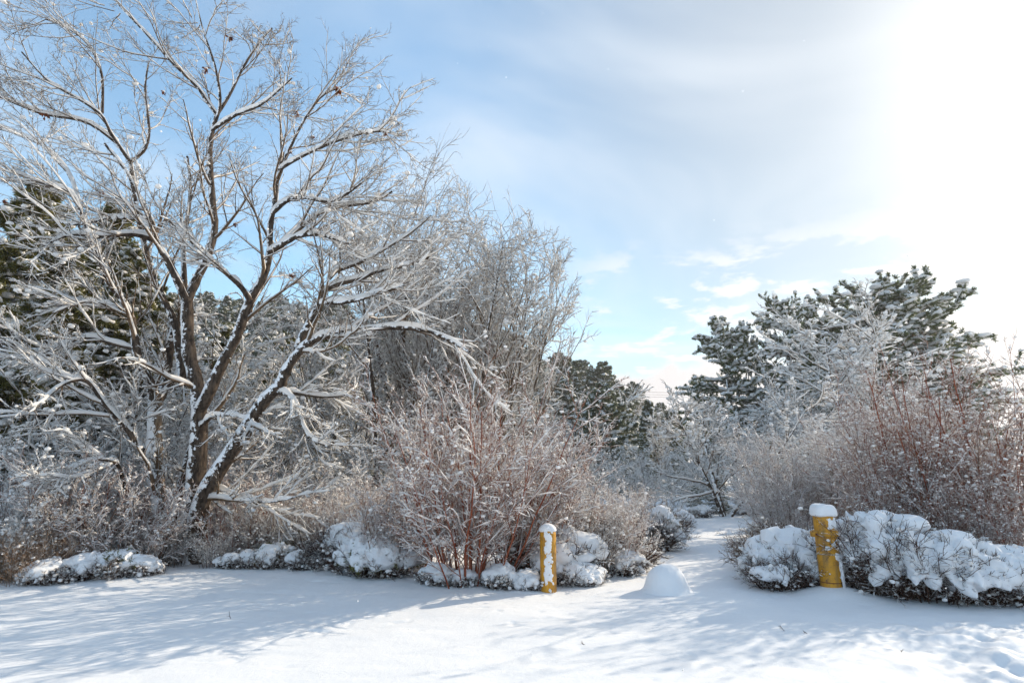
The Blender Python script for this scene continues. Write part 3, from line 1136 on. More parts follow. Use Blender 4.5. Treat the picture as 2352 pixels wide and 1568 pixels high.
Yt = 10.6
gr = gx(437, Yt)
traced_tree('bare_tree', 'large dark-trunked bare tree with snow-lined spreading limbs, tallest at the left', 101,
    trunks=[
        ([(430, 1300), (438, 1180), (455, 1060), (459, 938), (450, 868), (433, 819), (430, 753), (430, 694)], Yt, Yt + .1, 21, 13),
        ([(446, 1290), (452, 1195), (463, 1143), (505, 1073), (571, 979), (605, 917), (644, 885)], Yt - .1, Yt - .9, 22, 13),
        ([(392, 1290), (393, 1195), (411, 1143), (425, 1073), (449, 1004)], Yt + .3, Yt + .5, 11, 8)],
    limbs=[
        ([(430, 694), (413, 654), (387, 601), (357, 552), (350, 509), (327, 466), (290, 390), (240, 330)], Yt + .1, Yt - .8, 11, 3),
        ([(430, 694), (446, 651), (479, 588), (496, 522), (489, 482), (486, 433), (480, 345), (489, 294), (498, 264)], Yt + .1, Yt + .6, 11, 5),
        ([(424, 700), (423, 628), (420, 568), (426, 522), (440, 440), (430, 360)], Yt + .2, Yt + 1.4, 8, 3),
        ([(459, 938), (472, 918), (512, 829), (542, 779), (565, 710), (581, 674), (608, 634), (621, 581), (618, 522), (631, 472), (634, 423), (650, 350)], Yt, Yt - .8, 15, 4),
        ([(575, 690), (552, 654), (519, 628), (479, 591), (433, 548), (380, 500)], Yt - .4, Yt - 1.5, 7, 2.5),
        ([(621, 578), (661, 552), (697, 538), (743, 538), (800, 560)], Yt - .6, Yt - 1.2, 8, 3),
        ([(640, 570), (667, 542), (707, 509), (743, 482), (796, 472), (862, 466), (900, 440)], Yt - .6, Yt + .4, 7, 2.5),
        ([(625, 490), (661, 456), (704, 452), (762, 470), (830, 420)], Yt - .7, Yt - 1.4, 6, 2.5),
        ([(644, 885), (651, 862), (667, 832), (704, 786), (750, 769), (846, 753), (940, 750), (1010, 765), (1080, 810)], Yt - .9, Yt - 1.6, 13, 4),
        ([(685, 800), (690, 779), (723, 720), (737, 687), (740, 667), (776, 651), (829, 641), (865, 621), (940, 611), (985, 590)], Yt - 1, Yt - .5, 10, 3),
        ([(737, 695), (796, 695), (862, 677), (928, 654)], Yt - .9, Yt - 1.8, 6, 3),
        ([(755, 640), (770, 621), (829, 604), (895, 565), (940, 538), (990, 495)], Yt - .8, Yt + .2, 6, 2.5),
        ([(640, 900), (661, 903), (689, 937), (696, 976), (710, 1004), (752, 1025)], Yt - .9, Yt - 1.3, 5.5, 2.5),
        ([(648, 895), (680, 903), (750, 913), (800, 905)], Yt - .9, Yt - .4, 5, 2),
        ([(470, 1135), (500, 1120), (560, 1145), (620, 1155), (680, 1140)], Yt, Yt - .9, 5, 2),
        ([(455, 985), (480, 955), (530, 950), (580, 965)], Yt, Yt - .8, 5, 2),
        ([(498, 264), (470, 225), (455, 200), (400, 150), (330, 70), (265, 5), (240, -40)], Yt + .6, Yt - .2, 5.5, 2),
        ([(498, 264), (530, 215), (560, 150), (600, 90), (625, 65)], Yt + .6, Yt + 1, 4.5, 2),
        ([(489, 294), (510, 240), (495, 150), (465, 70), (445, -20)], Yt + .6, Yt + .2, 4.5, 1.6),
        ([(486, 300), (545, 260), (600, 245), (670, 180)], Yt + .5, Yt - .3, 4.5, 2),
        ([(634, 423), (660, 350), (700, 270), (740, 215), (785, 200)], Yt - .8, Yt - .4, 5, 2),
        ([(640, 390), (690, 360), (780, 320), (860, 300), (895, 305)], Yt - .8, Yt - 1.3, 4.5, 2),
    ],
    base=None, ground=gr, snowy=False, nlev=(8, 8, 7),
    leaves=[(778, 208, Yt - .4, .10), (888, 305, Yt - 1.3, .07), (473, 160, Yt + .3, .08), (528, 88, Yt + .6, .08), (100, 262, Yt - .3, .09), (105, 425, Yt, .07), (375, 212, Yt, .06),
            (232, 440, Yt, .07), (671, 632, Yt - 1, .06), (683, 262, Yt - .5, .06), (540, 515, Yt - .3, .06), (12, 462, Yt - .5, .07), (718, 315, Yt - .8, .05), (798, 290, Yt - .9, .05), (667, 350, Yt - 1, .05)])

gr1 = gx(366, Yt - .1)
traced_tree('bare_tree', 'bare tree with snow-plastered pale trunk just left of the dark-trunked one', 102,
    trunks=[([(366, 1300), (374, 1195), (357, 1100), (353, 1000), (357, 925)], Yt - .1, Yt, 17, 15)],
    limbs=[
        ([(357, 925), (347, 882), (327, 845), (311, 802), (309, 760), (301, 720), (278, 684), (248, 654), (235, 620), (225, 580), (180, 520)], Yt, Yt - 1, 12, 3),
        ([(360, 920), (374, 901), (383, 852), (390, 786), (407, 740)], Yt, Yt + .8, 13, 9),
        ([(420, 880), (407, 773), (400, 733), (374, 687), (350, 637), (337, 588), (327, 538), (305, 440), (300, 372)], Yt + .4, Yt + .6, 9, 5),
        ([(300, 372), (270, 330), (250, 300), (235, 260), (150, 210), (110, 190), (50, 120)], Yt + .6, Yt - .6, 5, 1.8),
        ([(300, 372), (335, 345), (345, 300), (330, 210), (340, 150)], Yt + .6, Yt + 1, 5, 2),
        ([(270, 330), (200, 275), (100, 265), (40, 240), (-20, 215)], Yt + .4, Yt - .6, 4, 1.8),
        ([(235, 260), (237, 160), (200, 95), (150, 60), (105, 45)], Yt + .3, Yt, 3.5, 1.5),
        ([(310, 1021), (303, 993), (244, 934), (209, 878), (184, 868), (139, 882), (70, 944)], Yt - .5, Yt - 1.6, 8, 3),
        ([(350, 1040), (310, 1021), (300, 980), (315, 950)], Yt, Yt - .5, 7, 3),
        ([(290, 1130), (275, 1070), (261, 1059), (209, 1049), (139, 1090)], Yt - .3, Yt - 1.4, 5, 2.5),
        ([(357, 552), (317, 538), (278, 538), (235, 545), (160, 535), (110, 560)], Yt - .2, Yt - 1.3, 7, 2.5),
        ([(350, 520), (317, 500), (250, 500), (175, 520), (120, 505)], Yt - .2, Yt + .5, 5.5, 2.5),
        ([(230, 600), (190, 500), (170, 440), (90, 420), (20, 390)], Yt - .9, Yt - 1.5, 5, 2),
        ([(190, 500), (165, 400), (100, 330), (20, 300), (-40, 290)], Yt - .9, Yt - .2, 4.5, 2),
        ([(301, 720), (250, 700), (190, 690), (120, 720)], Yt - .4, Yt - 1.2, 5, 2),
        ([(311, 802), (260, 790), (200, 770), (120, 800), (60, 830)], Yt - .3, Yt - 1.1, 5, 2),
    ],
    base=None, ground=gr1, snowy=True, nlev=(8, 8, 7))

# ------------------------------------------------------------------ where things stand
def hgt(px, top, Y):
    """height of a thing at Y metres whose tip shows at photograph row top"""
    return float(at(px, top, Y)[2] - gx(px, Y)[2])


# bare trees behind the centre shrub: wide fans of fine branches
G_MID = 'tall bare trees behind the red shrub'
mids = [
    (1060, 400, 16.8, 9, 0.32, (0.02, 0), 'rounded bare tree with fine twigs reaching furthest right over the hillside'),
    (985, 400, 17.8, 7, 0.32, (0.0, 0), 'upright bare tree behind the red shrub, in the middle of the three crowns'),
    (885, 500, 16.0, 4, 0.42, (-0.05, 0), 'dark-stemmed bare tree just right of the low leaning limb'),
]
for i, (px, top, Y, ns, spr, lean, lab) in enumerate(mids):
    H = hgt(px, top, Y) * 1.2
    k = bare_kind(300 + i, H, ns, spr, 15, 9, 7, 0.026, 0.0075, lean, dome=(1.95, 2.0, 2.0)[i], a1=36, a2=36, stemlen=0.95, t01=0.12, r0=0.085, blob=900, up1=0.05, up2=0.045, cov=0.8, straight=0.035)
    place(k, 'bare_tree', lab, 'tree', gx(px, Y), 0, 1, G_MID)

# reusable small bare trees
KB = [bare_kind(400, 6, 3, 0.45, 10, 7, 5, 0.034, 0.010, blob=500, r0=0.06, cov=0.8),
      bare_kind(401, 6, 2, 0.35, 11, 7, 5, 0.034, 0.010, blob=500, r0=0.07, a1=50, cov=0.8),
      bare_kind(402, 6, 4, 0.6, 9, 7, 5, 0.042, 0.010, blob=700, r0=0.05, a1=45, up1=0.0, up2=-0.01, cov=0.95),
      bare_kind(403, 6, 5, 0.5, 9, 6, 5, 0.032, 0.009, blob=400, r0=0.04, up1=0.03, cov=0.8)]
G_UND = 'small snowy trees filling the wood on the left'
und = [  # px, top row, Y, kind, label
    (60, 880, 12.2, 2, 'arching snow-laden small tree at the left edge below the dark evergreen'),
    (150, 800, 12.8, 2, 'drooping white-branched small tree in front of the leftmost evergreen'),
    (230, 900, 12.0, 3, 'low snowy bush-like tree left of the plastered trunk'),
    (290, 760, 13.5, 0, 'thin snowy tree seen through the left tree pair, behind its left fork'),
    (390, 820, 13.2, 3, 'small snowy tree standing in the gap between the two big trunks'),
    (520, 840, 15.5, 0, 'snow-covered sapling behind the lower end of the leaning limb'),
    (590, 900, 15.5, 3, 'short white thicket tree below the arch of the leaning limb'),
    (640, 760, 17.0, 1, 'slim snowy tree behind the bend of the leaning limb'),
    (700, 930, 15.5, 2, 'snow-bowed small tree right under the drooping branch'),
    (770, 860, 17.0, 0, 'small white tree between the leaning limb and the dark-stemmed tree'),
    (830, 960, 15.2, 3, 'low frosted tree left of the red shrub'),
    (480, 700, 17.5, 1, 'slim snowy tree behind the central trunk'),
    (340, 640, 18.5, 1, 'tall thin snowy tree behind the plastered trunk'),
    (560, 720, 20.0, 0, 'snowy tree deep in the wood between the two main limbs'),
    (720, 800, 20.5, 1, 'snowy tree deep in the wood under the horizontal bough'),
    (200, 680, 19.0, 0, 'grey snowy tree between the evergreens at the left'),
    (870, 800, 21.0, 3, 'snowy tree showing behind the dark-stemmed tree'),
    (940, 900, 14.5, 3, 'snowy sapling behind the left half of the red shrub'),
    (1050, 860, 20.0, 0, 'bare snowy tree behind the top of the red shrub'),
    (1170, 930, 19.0, 2, 'bowed snowy tree behind the right half of the red shrub'),
    (1240, 985, 21.5, 1, 'slim frosted tree between the red shrub and the hillside'),
    (1300, 1010, 18.5, 3, 'low frosted tree right of the red shrub at the hill foot'),
]
for i, (px, top, Y, kd, lab) in enumerate(und):
    place(KB[kd], 'small_bare_tree', lab, 'tree', gx(px, Y), i * 1.7, hgt(px, top, Y) / 6.0, G_UND)

# evergreens on the left
E1 = conifer_kind(500, 8, 3.0, 'spruce', 'hem', nb=120, n2=12, tufts=8, blades=9, nl=0.15, nw=0.022, th=0.075, cov=0.75, t0=0.05, blob=700)
E2 = conifer_kind(501, 8, 2.5, 'spruce', 'hem', nb=110, n2=11, tufts=8, blades=9, nl=0.15, nw=0.022, th=0.08, cov=0.75, t0=0.05, blob=700)
G_EV = 'dark evergreens at the left'
for i, (px, top, Y, k, sr, lab) in enumerate([
        (-70, 400, 12.8, E1, 0.9, 'dark olive evergreen cut by the left edge of the view'),
        (40, 560, 13.6, E2, 1.0, 'evergreen with a drooping snow-heavy bough near the left edge'),
        (120, 470, 16.5, E1, 0.85, 'tall evergreen with snow-capped tiers behind the left tree pair'),
        (215, 560, 15.0, E2, 0.9, 'narrow evergreen right behind the left limb of the plastered tree'),
        (300, 650, 20.0, E1, 0.95, 'evergreen deep in the wood behind the plastered trunk'),
        (620, 760, 24.0, E2, 1.0, 'dark evergreen seen below the arch of the leaning limb'),
        (740, 740, 27.0, E1, 0.9, 'evergreen on the rise behind the horizontal bough'),
        (470, 740, 25.0, E2, 1.0, 'evergreen behind the central trunk')]):
    s = hgt(px, top, Y) / 8.0
    place(k, 'evergreen_tree', lab, 'tree', gx(px, Y), i * 2.1 + 0.4, s * sr, G_EV, sz=s)

# ------------------------------------------------------------------ shrubs
G_RED = 'red-twigged shrubs'
b = gx(1075, 8.95)
place(shrub_kind(600, 2.8, 3.2, 34, 13, 7, 3, 0.016, base=0.55, rst=0.018, blob=4200, bs=0.011, cov=0.62, upright=0.55, tw=0.0045),
      'shrub', 'large red-twigged shrub fanning out of the snow left of the slender yellow post', 'shrub', b, 0, 1, G_RED)
KS = [shrub_kind(610, 2, 2.0, 22, 9, 6, 3, 0.013, ('red', 'redtwig'), base=0.5, blob=1800, bs=0.011, cov=0.65, tw=0.0042, rst=0.013),
      shrub_kind(611, 2, 1.8, 24, 9, 6, 3, 0.015, ('brown', 'redtwig'), base=0.6, blob=1800, bs=0.013, cov=0.7, tw=0.0042, rst=0.013),
      shrub_kind(612, 2, 1.5, 34, 10, 6, 3, 0.012, ('brown', 'brown'), base=0.7, blob=1200, bs=0.016, cov=0.55),
      shrub_kind(613, 2, 2.2, 20, 9, 6, 3, 0.02, ('brown', 'redtwig'), base=0.7, blob=2600, bs=0.015, cov=0.85)]
KST = shrub_kind(620, 1, 1.3, 110, 7, 4, 0, 0.008, ('straw', 'straw'), base=0.45, rst=0.004, blob=250, bs=0.014, cov=0.3, upright=0.5)
shr = [  # px, top, Y, kind, name, label, group
    (905, 1120, 9.5, 1, 'red shrub with arching snowy twigs at the left foot of the large red shrub'),
    (985, 1060, 9.9, 0, 'red-stemmed shrub merging into the left side of the large red shrub'),
    (1190, 1020, 9.7, 0, 'red-stemmed shrub just behind the slender yellow post, left side'),
    (1270, 1080, 10.0, 1, 'snow-flecked shrub rising behind the slender yellow post'),
    (1345, 1110, 10.6, 3, 'white-crusted shrub right of the slender yellow post'),
    (1340, 1170, 9.4, 2, 'low dark-based shrub touching the right side of the slender post'),
    (1400, 1140, 9.9, 0, 'leaning red twigs growing above the boulder, left of the trail'),
    (1420, 1120, 12.2, 1, 'dense frosted shrub left of the trail behind the leaning red twigs'),
    (1470, 1125, 13.6, 1, 'pale frosted shrub behind the snow-buried small spruce'),
    (1450, 1215, 10.6, 3, 'low white-crusted shrub at the left verge of the trail'),
    (1492, 1165, 15.5, 2, 'thin twiggy shrub at the left verge near the far end of the trail'),
]
for i, (px, top, Y, kd, lab) in enumerate(shr):
    place(KS[kd], 'shrub', lab, 'shrub', gx(px, Y), i * 2.3, hgt(px, top, Y) / 2.0, 'shrubs left of the trail')
left = [
    (-40, 1090, 9.4, 3, 'snow-clotted shrub cut by the left edge of the view'),
    (30, 1010, 10.4, 3, 'tall snow-clotted shrub near the left edge above the straw-coloured bush'),
    (100, 1090, 10.6, 1, 'snowy shrub behind the straw-coloured bush'),
    (165, 1060, 9.9, 1, 'thin red-stemmed shrub with snow balls between straw bush and plastered trunk'),
    (235, 1080, 10.3, 0, 'reddish shrub left of the plastered trunk'),
    (300, 1110, 9.8, 1, 'snowy shrub at the foot of the plastered trunk, left side'),
    (350, 1200, 10.1, 2, 'brown brush in front of the plastered trunk'),
    (405, 1215, 10.2, 2, 'brown brush between the bases of the two big trunks'),
    (485, 1225, 10.0, 2, 'brown brush in front of the dark trunk'),
    (530, 1120, 10.5, 0, 'reddish brush right of the dark trunk'),
    (575, 1090, 11.2, 0, 'thin orange-red saplings right of the dark trunk'),
    (620, 1150, 10.7, 2, 'brown brush under the leaning limb'),
    (680, 1140, 11.2, 0, 'red-brown thicket left of the snow-buried junipers'),
    (740, 1150, 11.0, 1, 'snow-flecked thicket above the snow-buried junipers'),
    (800, 1130, 10.6, 1, 'snow-flecked shrub behind the paired snow-buried junipers'),
    (860, 1100, 10.9, 0, 'red twigs left of the large red shrub'),
    (340, 1040, 11.6, 3, 'white thicket behind the base of the plastered trunk'),
    (220, 1010, 11.8, 3, 'white thicket left of the plastered trunk, below the arching branches'),
    (500, 1050, 12.2, 3, 'white thicket behind the base of the leaning limb'),
    (620, 1040, 12.6, 1, 'snowy thicket under the drooping branch'),
    (740, 1050, 12.8, 3, 'white thicket between drooping branch and red shrub'),
]
for i, (px, top, Y, kd, lab) in enumerate(left):
    place(KS[kd], 'shrub', lab, 'shrub', gx(px, Y), i * 1.9 + 1, hgt(px, top, Y) / 2.0, 'shrubs along the left edge of the clearing')
for i, (px, top, Y, lab) in enumerate([(25, 1215, 8.75, 'straw-coloured grassy bush in the bottom left corner of the thicket'),
                                       (110, 1225, 9.2, 'pale tan grassy bush beside the snow hummocks at the left'),
                                       (-50, 1200, 8.9, 'tan grassy bush cut by the left edge of the view')]):
    place(KST, 'grassy_bush', lab, 'bush', gx(px, Y), i * 2.0, hgt(px, top, Y), 'straw-coloured bushes')

# right side shrubs
KR = [shrub_kind(630, 3, 1.9, 19, 10, 6, 3, 0.011, ('red', 'redtwig'), base=0.55, rst=0.012, blob=3500, bs=0.011, cov=0.55, tw=0.0042, upright=0.6),
      shrub_kind(631, 3, 1.6, 19, 10, 6, 3, 0.011, ('brown', 'redtwig'), base=0.6, rst=0.011, blob=3300, bs=0.011, cov=0.5, tw=0.0042, upright=0.6),
      shrub_kind(632, 2.6, 2.4, 22, 10, 7, 3, 0.016, ('brown', 'redtwig'), base=0.6, rst=0.011, blob=2400, bs=0.012, cov=0.85, tw=0.0045, upright=0.6)]
KT = shrub_kind(640, 3, 0.9, 7, 5, 2, 0, 0.005, ('red', 'red'), base=0.3, rst=0.017, blob=30, bs=0.008, cov=0.2)
G_R = 'tall shrubs behind the big yellow post'
for i, (px, top, Y, kd, lab) in enumerate([
        (1815, 1085, 13.0, 2, 'snow-white shrub at the right verge of the trail'),
        (1830, 1020, 14.0, 2, 'snow-white shrub behind the snow heap left of the big post'),
        (1880, 1020, 13.4, 2, 'frosted shrub straight behind the big yellow post'),
        (1950, 1005, 13.6, 2, 'frosted shrub just right of the big yellow post'),
        (2010, 985, 14.2, 2, 'frosted shrub below the snow-white tall tree'),
        (2060, 960, 12.8, 2, 'frosted shrub with a snow-bent bough, right of the big post'),
        (2110, 940, 10.0, 0, 'red-brown shrub above the snow-buried hedge, leftmost of the dark ones'),
        (2160, 900, 9.6, 1, 'dense dark-stemmed shrub above the middle of the snowy hedge'),
        (2215, 880, 9.9, 1, 'dark-stemmed shrub with tall straight shoots against the pines'),
        (2275, 930, 9.7, 0, 'red-twigged shrub near the right edge, open sky behind'),
        (2335, 920, 9.4, 0, 'red-twigged shrub cut by the right edge'),
        (2100, 1060, 9.2, 1, 'low dark brush directly over the hedge snow'),
        (2200, 1080, 8.9, 1, 'low tangled brush over the hedge snow, under the tall shoots'),
        (2300, 1100, 8.8, 0, 'low red brush over the right end of the hedge'),
        (2370, 1120, 8.5, 0, 'low red brush at the right edge')]):
    place(KR[kd], 'shrub', lab, 'shrub', gx(px, Y), i * 2.7, hgt(px, top, Y) / (2.6 if kd == 2 else 3.0), G_R)
for i, (px, top, Y, lab) in enumerate([(2155, 800, 9.6, 'sparse straight red shoots standing above the dark shrub against the pines'),
                                       (2250, 800, 9.5, 'sparse curving red shoots standing highest against the white sky'),
                                       (2345, 880, 9.3, 'sparse red shoots against the white sky at the right edge')]):
    place(KT, 'young_shoots', lab, 'shrub', gx(px, Y), i * 2.0 + .5, hgt(px, top, Y) / 3.1, 'bare red shoots')

# ------------------------------------------------------------------ bushes buried under snow
G_L = 'snow-buried bushes'
place_load(snowload_kind(700, 1.5, 1.2, 0.98, 130, 0.055, top=lambda q: 1.05 - 0.25 * q), 'snowy_hedge', 'snow-buried bush pressed against the right side of the big yellow post', 'bush', gx(2065, 8.1), 0.1, 1, G_L)
place_load(snowload_kind(701, 1.7, 1.1, 0.82, 130, 0.056, top=lambda q: 1.0 - 0.3 * q), 'snowy_hedge', 'snow-buried bush with dark twigs under it, second from the big post', 'bush', gx(2165, 7.75), -0.2, 1, G_L)
place_load(snowload_kind(702, 1.5, 1.0, 0.66, 100, 0.048), 'snowy_hedge', 'low snow-buried bush at the right end of the hedge', 'bush', gx(2300, 7.55), -0.2, 1, G_L)
place_load(snowload_kind(703, 1.2, 1.0, 0.55, 80, 0.05), 'snowy_hedge', 'snow-buried bush cut by the right edge of the view', 'bush', gx(2410, 7.6), 0.3, 1, G_L)
place_load(snowload_kind(704, 1.6, 1.3, 0.72, 120, 0.055, mats=('brown', 'brown')), 'snowy_bush', 'wide snow heap over a twiggy bush just left of the big yellow post', 'bush', gx(1828, 8.9), 0.4, 1, G_L)
place_load(snowload_kind(705, 1.2, 1.0, 0.85, 90, 0.05, mats=('brown', 'brown'), green=True), 'snowy_bush', 'snow heap at the right verge of the trail with a little green showing', 'bush', gx(1785, 9.9), 1.0, 0.9, G_L)
place_load(snowload_kind(706, 1.3, 0.9, 0.55, 90, 0.045), 'snowy_bush', 'low snow heap in front of the trail-side heap, dark twigs below', 'bush', gx(1815, 8.35), 0.0, 0.85, G_L)
place_load(snowload_kind(707, 1.0, 0.8, 0.70, 80, 0.055, green=True), 'snowy_juniper', 'upper of the two thick snow domes left of the large red shrub', 'bush', gx(790, 10.0), 0, 1, G_L)
place_load(snowload_kind(708, 1.3, 0.9, 0.55, 90, 0.06, green=True), 'snowy_juniper', 'lower and wider of the two thick snow domes left of the large red shrub', 'bush', gx(860, 9.35), 0, 1, G_L)
KL1 = snowload_kind(709, 1.1, 0.7, 0.42, 60, 0.036)
KL3 = snowload_kind(711, 1.0, 0.7, 0.42, 50, 0.036, green=True, mats=('brown', 'brown'))
KL2 = snowload_kind(710, 0.9, 0.7, 0.34, 50, 0.045)
low = [
    (545, 9.95, KL1, 0.7, 'low snow-capped brush right of the dark trunk'),
    (630, 10.1, KL3, 0.85, 'low snow-capped brush with green sprigs under the leaning limb'),
    (705, 9.9, KL1, 0.75, 'low snow-capped brush left of the thick snow domes'),
    (660, 10.9, KL3, 1.1, 'snow clumps on green sprigs above the low brush'),
    (265, 9.2, KL3, 0.85, 'snow-capped sprigs with yellow-green leaves left of the big trunks'),
    (310, 9.25, KL2, 0.75, 'single rounded snow hummock at the edge left of the plastered trunk'),
    (185, 9.0, KL2, 0.9, 'white snow hummock beside the tan grassy bush'),
    (105, 8.75, KL2, 0.8, 'jagged snow hummock at the foot of the straw-coloured bush'),
    (200, 10.2, KL3, 1.4, 'snow-loaded low evergreen sprays at the left'),
    (1000, 8.75, KL2, 0.7, 'small snow lump on twigs at the front left of the large red shrub'),
    (1060, 8.6, KL2, 0.55, 'small snow tuft with green sprig in front of the large red shrub'),
    (1150, 8.55, KL2, 0.75, 'snowy twig tangle at the front right of the large red shrub'),
    (1215, 8.45, KL2, 0.6, 'snowy twig tangle touching the slender post on its left'),
    (1350, 8.9, KL2, 0.7, 'rounded snow lump right of the slender yellow post'),
    (1300, 8.9, KL1, 0.8, 'low snowy brush behind the slender yellow post'),
    (1430, 9.6, KL2, 0.9, 'snow lumps along the left verge, above the boulder'),
    (1470, 10.8, KL2, 0.85, 'snow lumps farther up the left verge of the trail'),
    (1340, 10.0, KL1, 2.0, 'white-laden sprays behind the shrub right of the slender post'),
    (1290, 9.7, KL1, 1.9, 'snow-laden sprays seen over the slender yellow post'),
    (1540, 17.8, KL1, 1.3, 'low snowy brush at the far end of the trail, left'),
    (1610, 20.5, KL2, 1.0, 'low snowy brush across the far end of the trail'),
    (1720, 21.5, KL2, 1.1, 'low snowy brush where the trail bends out of sight'),
    (1790, 14.5, KL2, 1.4, 'snowy brush on the right verge beyond the green-flecked heap'),
]
for i, (px, Y, k, s, lab) in enumerate(low):
    place_load(k, 'snowy_brush', lab, 'brush', gx(px, Y), i * 1.3, s, 'low snowy brush')

# snow-buried small spruces
KSP = snowload_kind(720, 0.8, 0.8, 1.0, 80, 0.055, green=True, tilt=0.2)
for i, (px, top, Y, lab) in enumerate([(1502, 1160, 12.4, 'small spruce buried in round snow pillows at the left verge of the trail'),
                                       (1290, 1160, 10.8, 'small spruce buried in snow behind the slender yellow post')]):
    place_load(KSP, 'small_spruce', lab, 'tree', gx(px, Y), i * 2, hgt(px, top, Y), 'small spruces buried in snow')
KY = conifer_kind(730, 3, 1.3, 'spruce', 'pine', nb=60, n2=9, tufts=5, blades=6, nl=0.10, nw=0.02, th=0.07, cov=0.85, t0=0.03, blob=300)
for i, (px, top, Y, lab) in enumerate([(1600, 1110, 21.5, 'young snowy spruce at the far end of the trail, left one'),
                                       (1655, 1095, 22.5, 'young snowy spruce at the far end of the trail, tallest one'),
                                       (1700, 1130, 21.8, 'young snowy spruce where the trail disappears, right one'),
                                       (1785, 1110, 16.5, 'young snowy spruce behind the right verge')]):
    place(KY, 'young_spruce', lab, 'tree', gx(px, Y), i * 2, hgt(px, top, Y) / 3, 'young spruces at the end of the trail')

# ------------------------------------------------------------------ middle distance, right of the hill
KP = [conifer_kind(800, 14, 4.2, 'pine', 'pine', nb=52, n2=12, tufts=9, blades=12, nl=0.20, nw=0.04, th=0.14, cov=0.85, t0=0.28, blob=600),
      conifer_kind(801, 14, 4.8, 'pine', 'pine', nb=54, n2=12, tufts=9, blades=12, nl=0.20, nw=0.04, th=0.14, cov=0.85, t0=0.25, blob=600)]
for i, (px, top, Y, kd, sr, lab) in enumerate([
        (1692, 735, 37, 0, 0.9, 'leftmost pine of the right-hand stand, with flat spreading tiers'),
        (1748, 748, 38, 0, 0.5, 'narrow pine second from the left in the right-hand stand'),
        (1852, 690, 37, 1, 0.7, 'broad pine with up-curved left boughs in the right-hand stand'),
        (1905, 698, 40, 0, 0.7, 'pine between the broad pine and the snow-white tall tree'),
        (2050, 672, 38, 1, 1.15, 'tall pine right behind the snow-white tall tree'),
        (2135, 655, 36, 1, 1.12, 'tallest and widest pine of the right-hand stand'),
        (2000, 745, 40, 1, 0.9, 'pine half hidden behind the snow-white tall tree'),
        (2215, 800, 38, 1, 1.0, 'snowy lower pine at the right end of the stand'),
        (2240, 860, 34, 1, 0.75, 'small snowy pine below the right end of the stand')]):
    s = hgt(px, top, Y) / 14
    place(KP[kd], 'pine_tree', lab, 'tree', gx(px, Y), i * 1.1, s * sr, 'pines right of the trail', sz=s)

H = hgt(2005, 655, 25)
place(bare_kind(820, H, 2, 0.22, 16, 9, 6, 0.05, 0.014, r0=0.13, blob=1200, stemlen=0.85, a1=50, cov=0.9), 'bare_tree', 'tall snow-white bare tree standing in front of the right-hand pines', 'tree', gx(2005, 25), 0.6)
H = hgt(1655, 870, 21)
place(bare_kind(821, H, 3, 0.55, 13, 8, 6, 0.036, 0.013, (-0.12, 0), r0=0.10, blob=800, a1=48, t01=0.2, cov=0.9), 'bare_tree', 'spreading snowy bare tree with dark leaning trunk at the end of the trail', 'tree', gx(1665, 21), 2.0)
mid2 = [
    (1400, 1015, 25, 1, 'slim dark-stemmed tree at the hill foot right of the red shrub'),
    (1450, 1030, 27, 0, 'bluish snowy tree at the hill foot above the trail-side shrubs'),
    (1500, 1010, 24, 1, 'thin-stemmed tree with a snowy low branch above the small spruce'),
    (1550, 1025, 28, 3, 'snowy tree left of the spreading tree at the end of the trail'),
    (1590, 1020, 24, 2, 'bowed snowy tree just left of the spreading tree'),
    (1600, 1005, 33, 0, 'distant snowy tree above the end of the trail'),
    (1720, 950, 25, 3, 'grey snowy tree right of the spreading tree'),
    (1770, 900, 28, 0, 'grey bare tree below the narrow pine'),
    (1820, 850, 31, 3, 'grey bare tree below the broad pine'),
    (1860, 870, 27, 1, 'dark bare tree left of the snow-white tall tree'),
    (1910, 830, 31, 0, 'dark bare tree just left of the snow-white tall tree'),
    (1775, 1030, 20, 2, 'low bowed snowy tree at the right verge beyond the heaps'),
    (1800, 980, 21, 3, 'frosted thicket tree behind the snow-white shrubs'),
    (1880, 960, 20, 2, 'frosted thicket tree above the big yellow post'),
    (1960, 930, 21, 3, 'frosted thicket tree at the foot of the snow-white tall tree'),
    (2060, 900, 22, 0, 'frosted tree right of the foot of the snow-white tall tree'),
    (2130, 880, 25, 3, 'frosted tree below the widest pine'),
    (2190, 950, 24, 0, 'frosted tree behind the dark tall shrubs'),
    (1470, 1060, 20, 3, 'low bluish thicket tree above the frosted shrubs left of the trail'),
    (1540, 1080, 22, 2, 'low bluish snowy tree behind the small spruce'),
    (1380, 1040, 19, 0, 'low snowy tree at the right flank of the red shrub'),
    (1970, 780, 33, 1, 'grey tree rising between the pines, left of the snow-white tree'),
]
for i, (px, top, Y, kd, lab) in enumerate(mid2):
    place(KB[kd], 'small_bare_tree', lab, 'tree', gx(px, Y), i * 1.37, hgt(px, top, Y) / 6.0, 'snowy trees round the end of the trail')
for i, (px, top, Y, lab) in enumerate([(1485, 990, 36, 'dark green spruce lit yellow at one side, above the trail-side shrubs'),
                                       (1435, 1020, 36, 'dark spruce at the hill foot left of the yellow-lit one'),
                                       (1640, 1000, 34, 'dark spruce behind the spreading tree'),
                                       (1560, 975, 42, 'distant spruce above the end of the trail')]):
    s = hgt(px, top, Y) / 8
    place(E2, 'evergreen_tree', lab, 'tree', gx(px, Y), i * 1.9, s * 0.8, 'evergreens at the hill foot', sz=s)

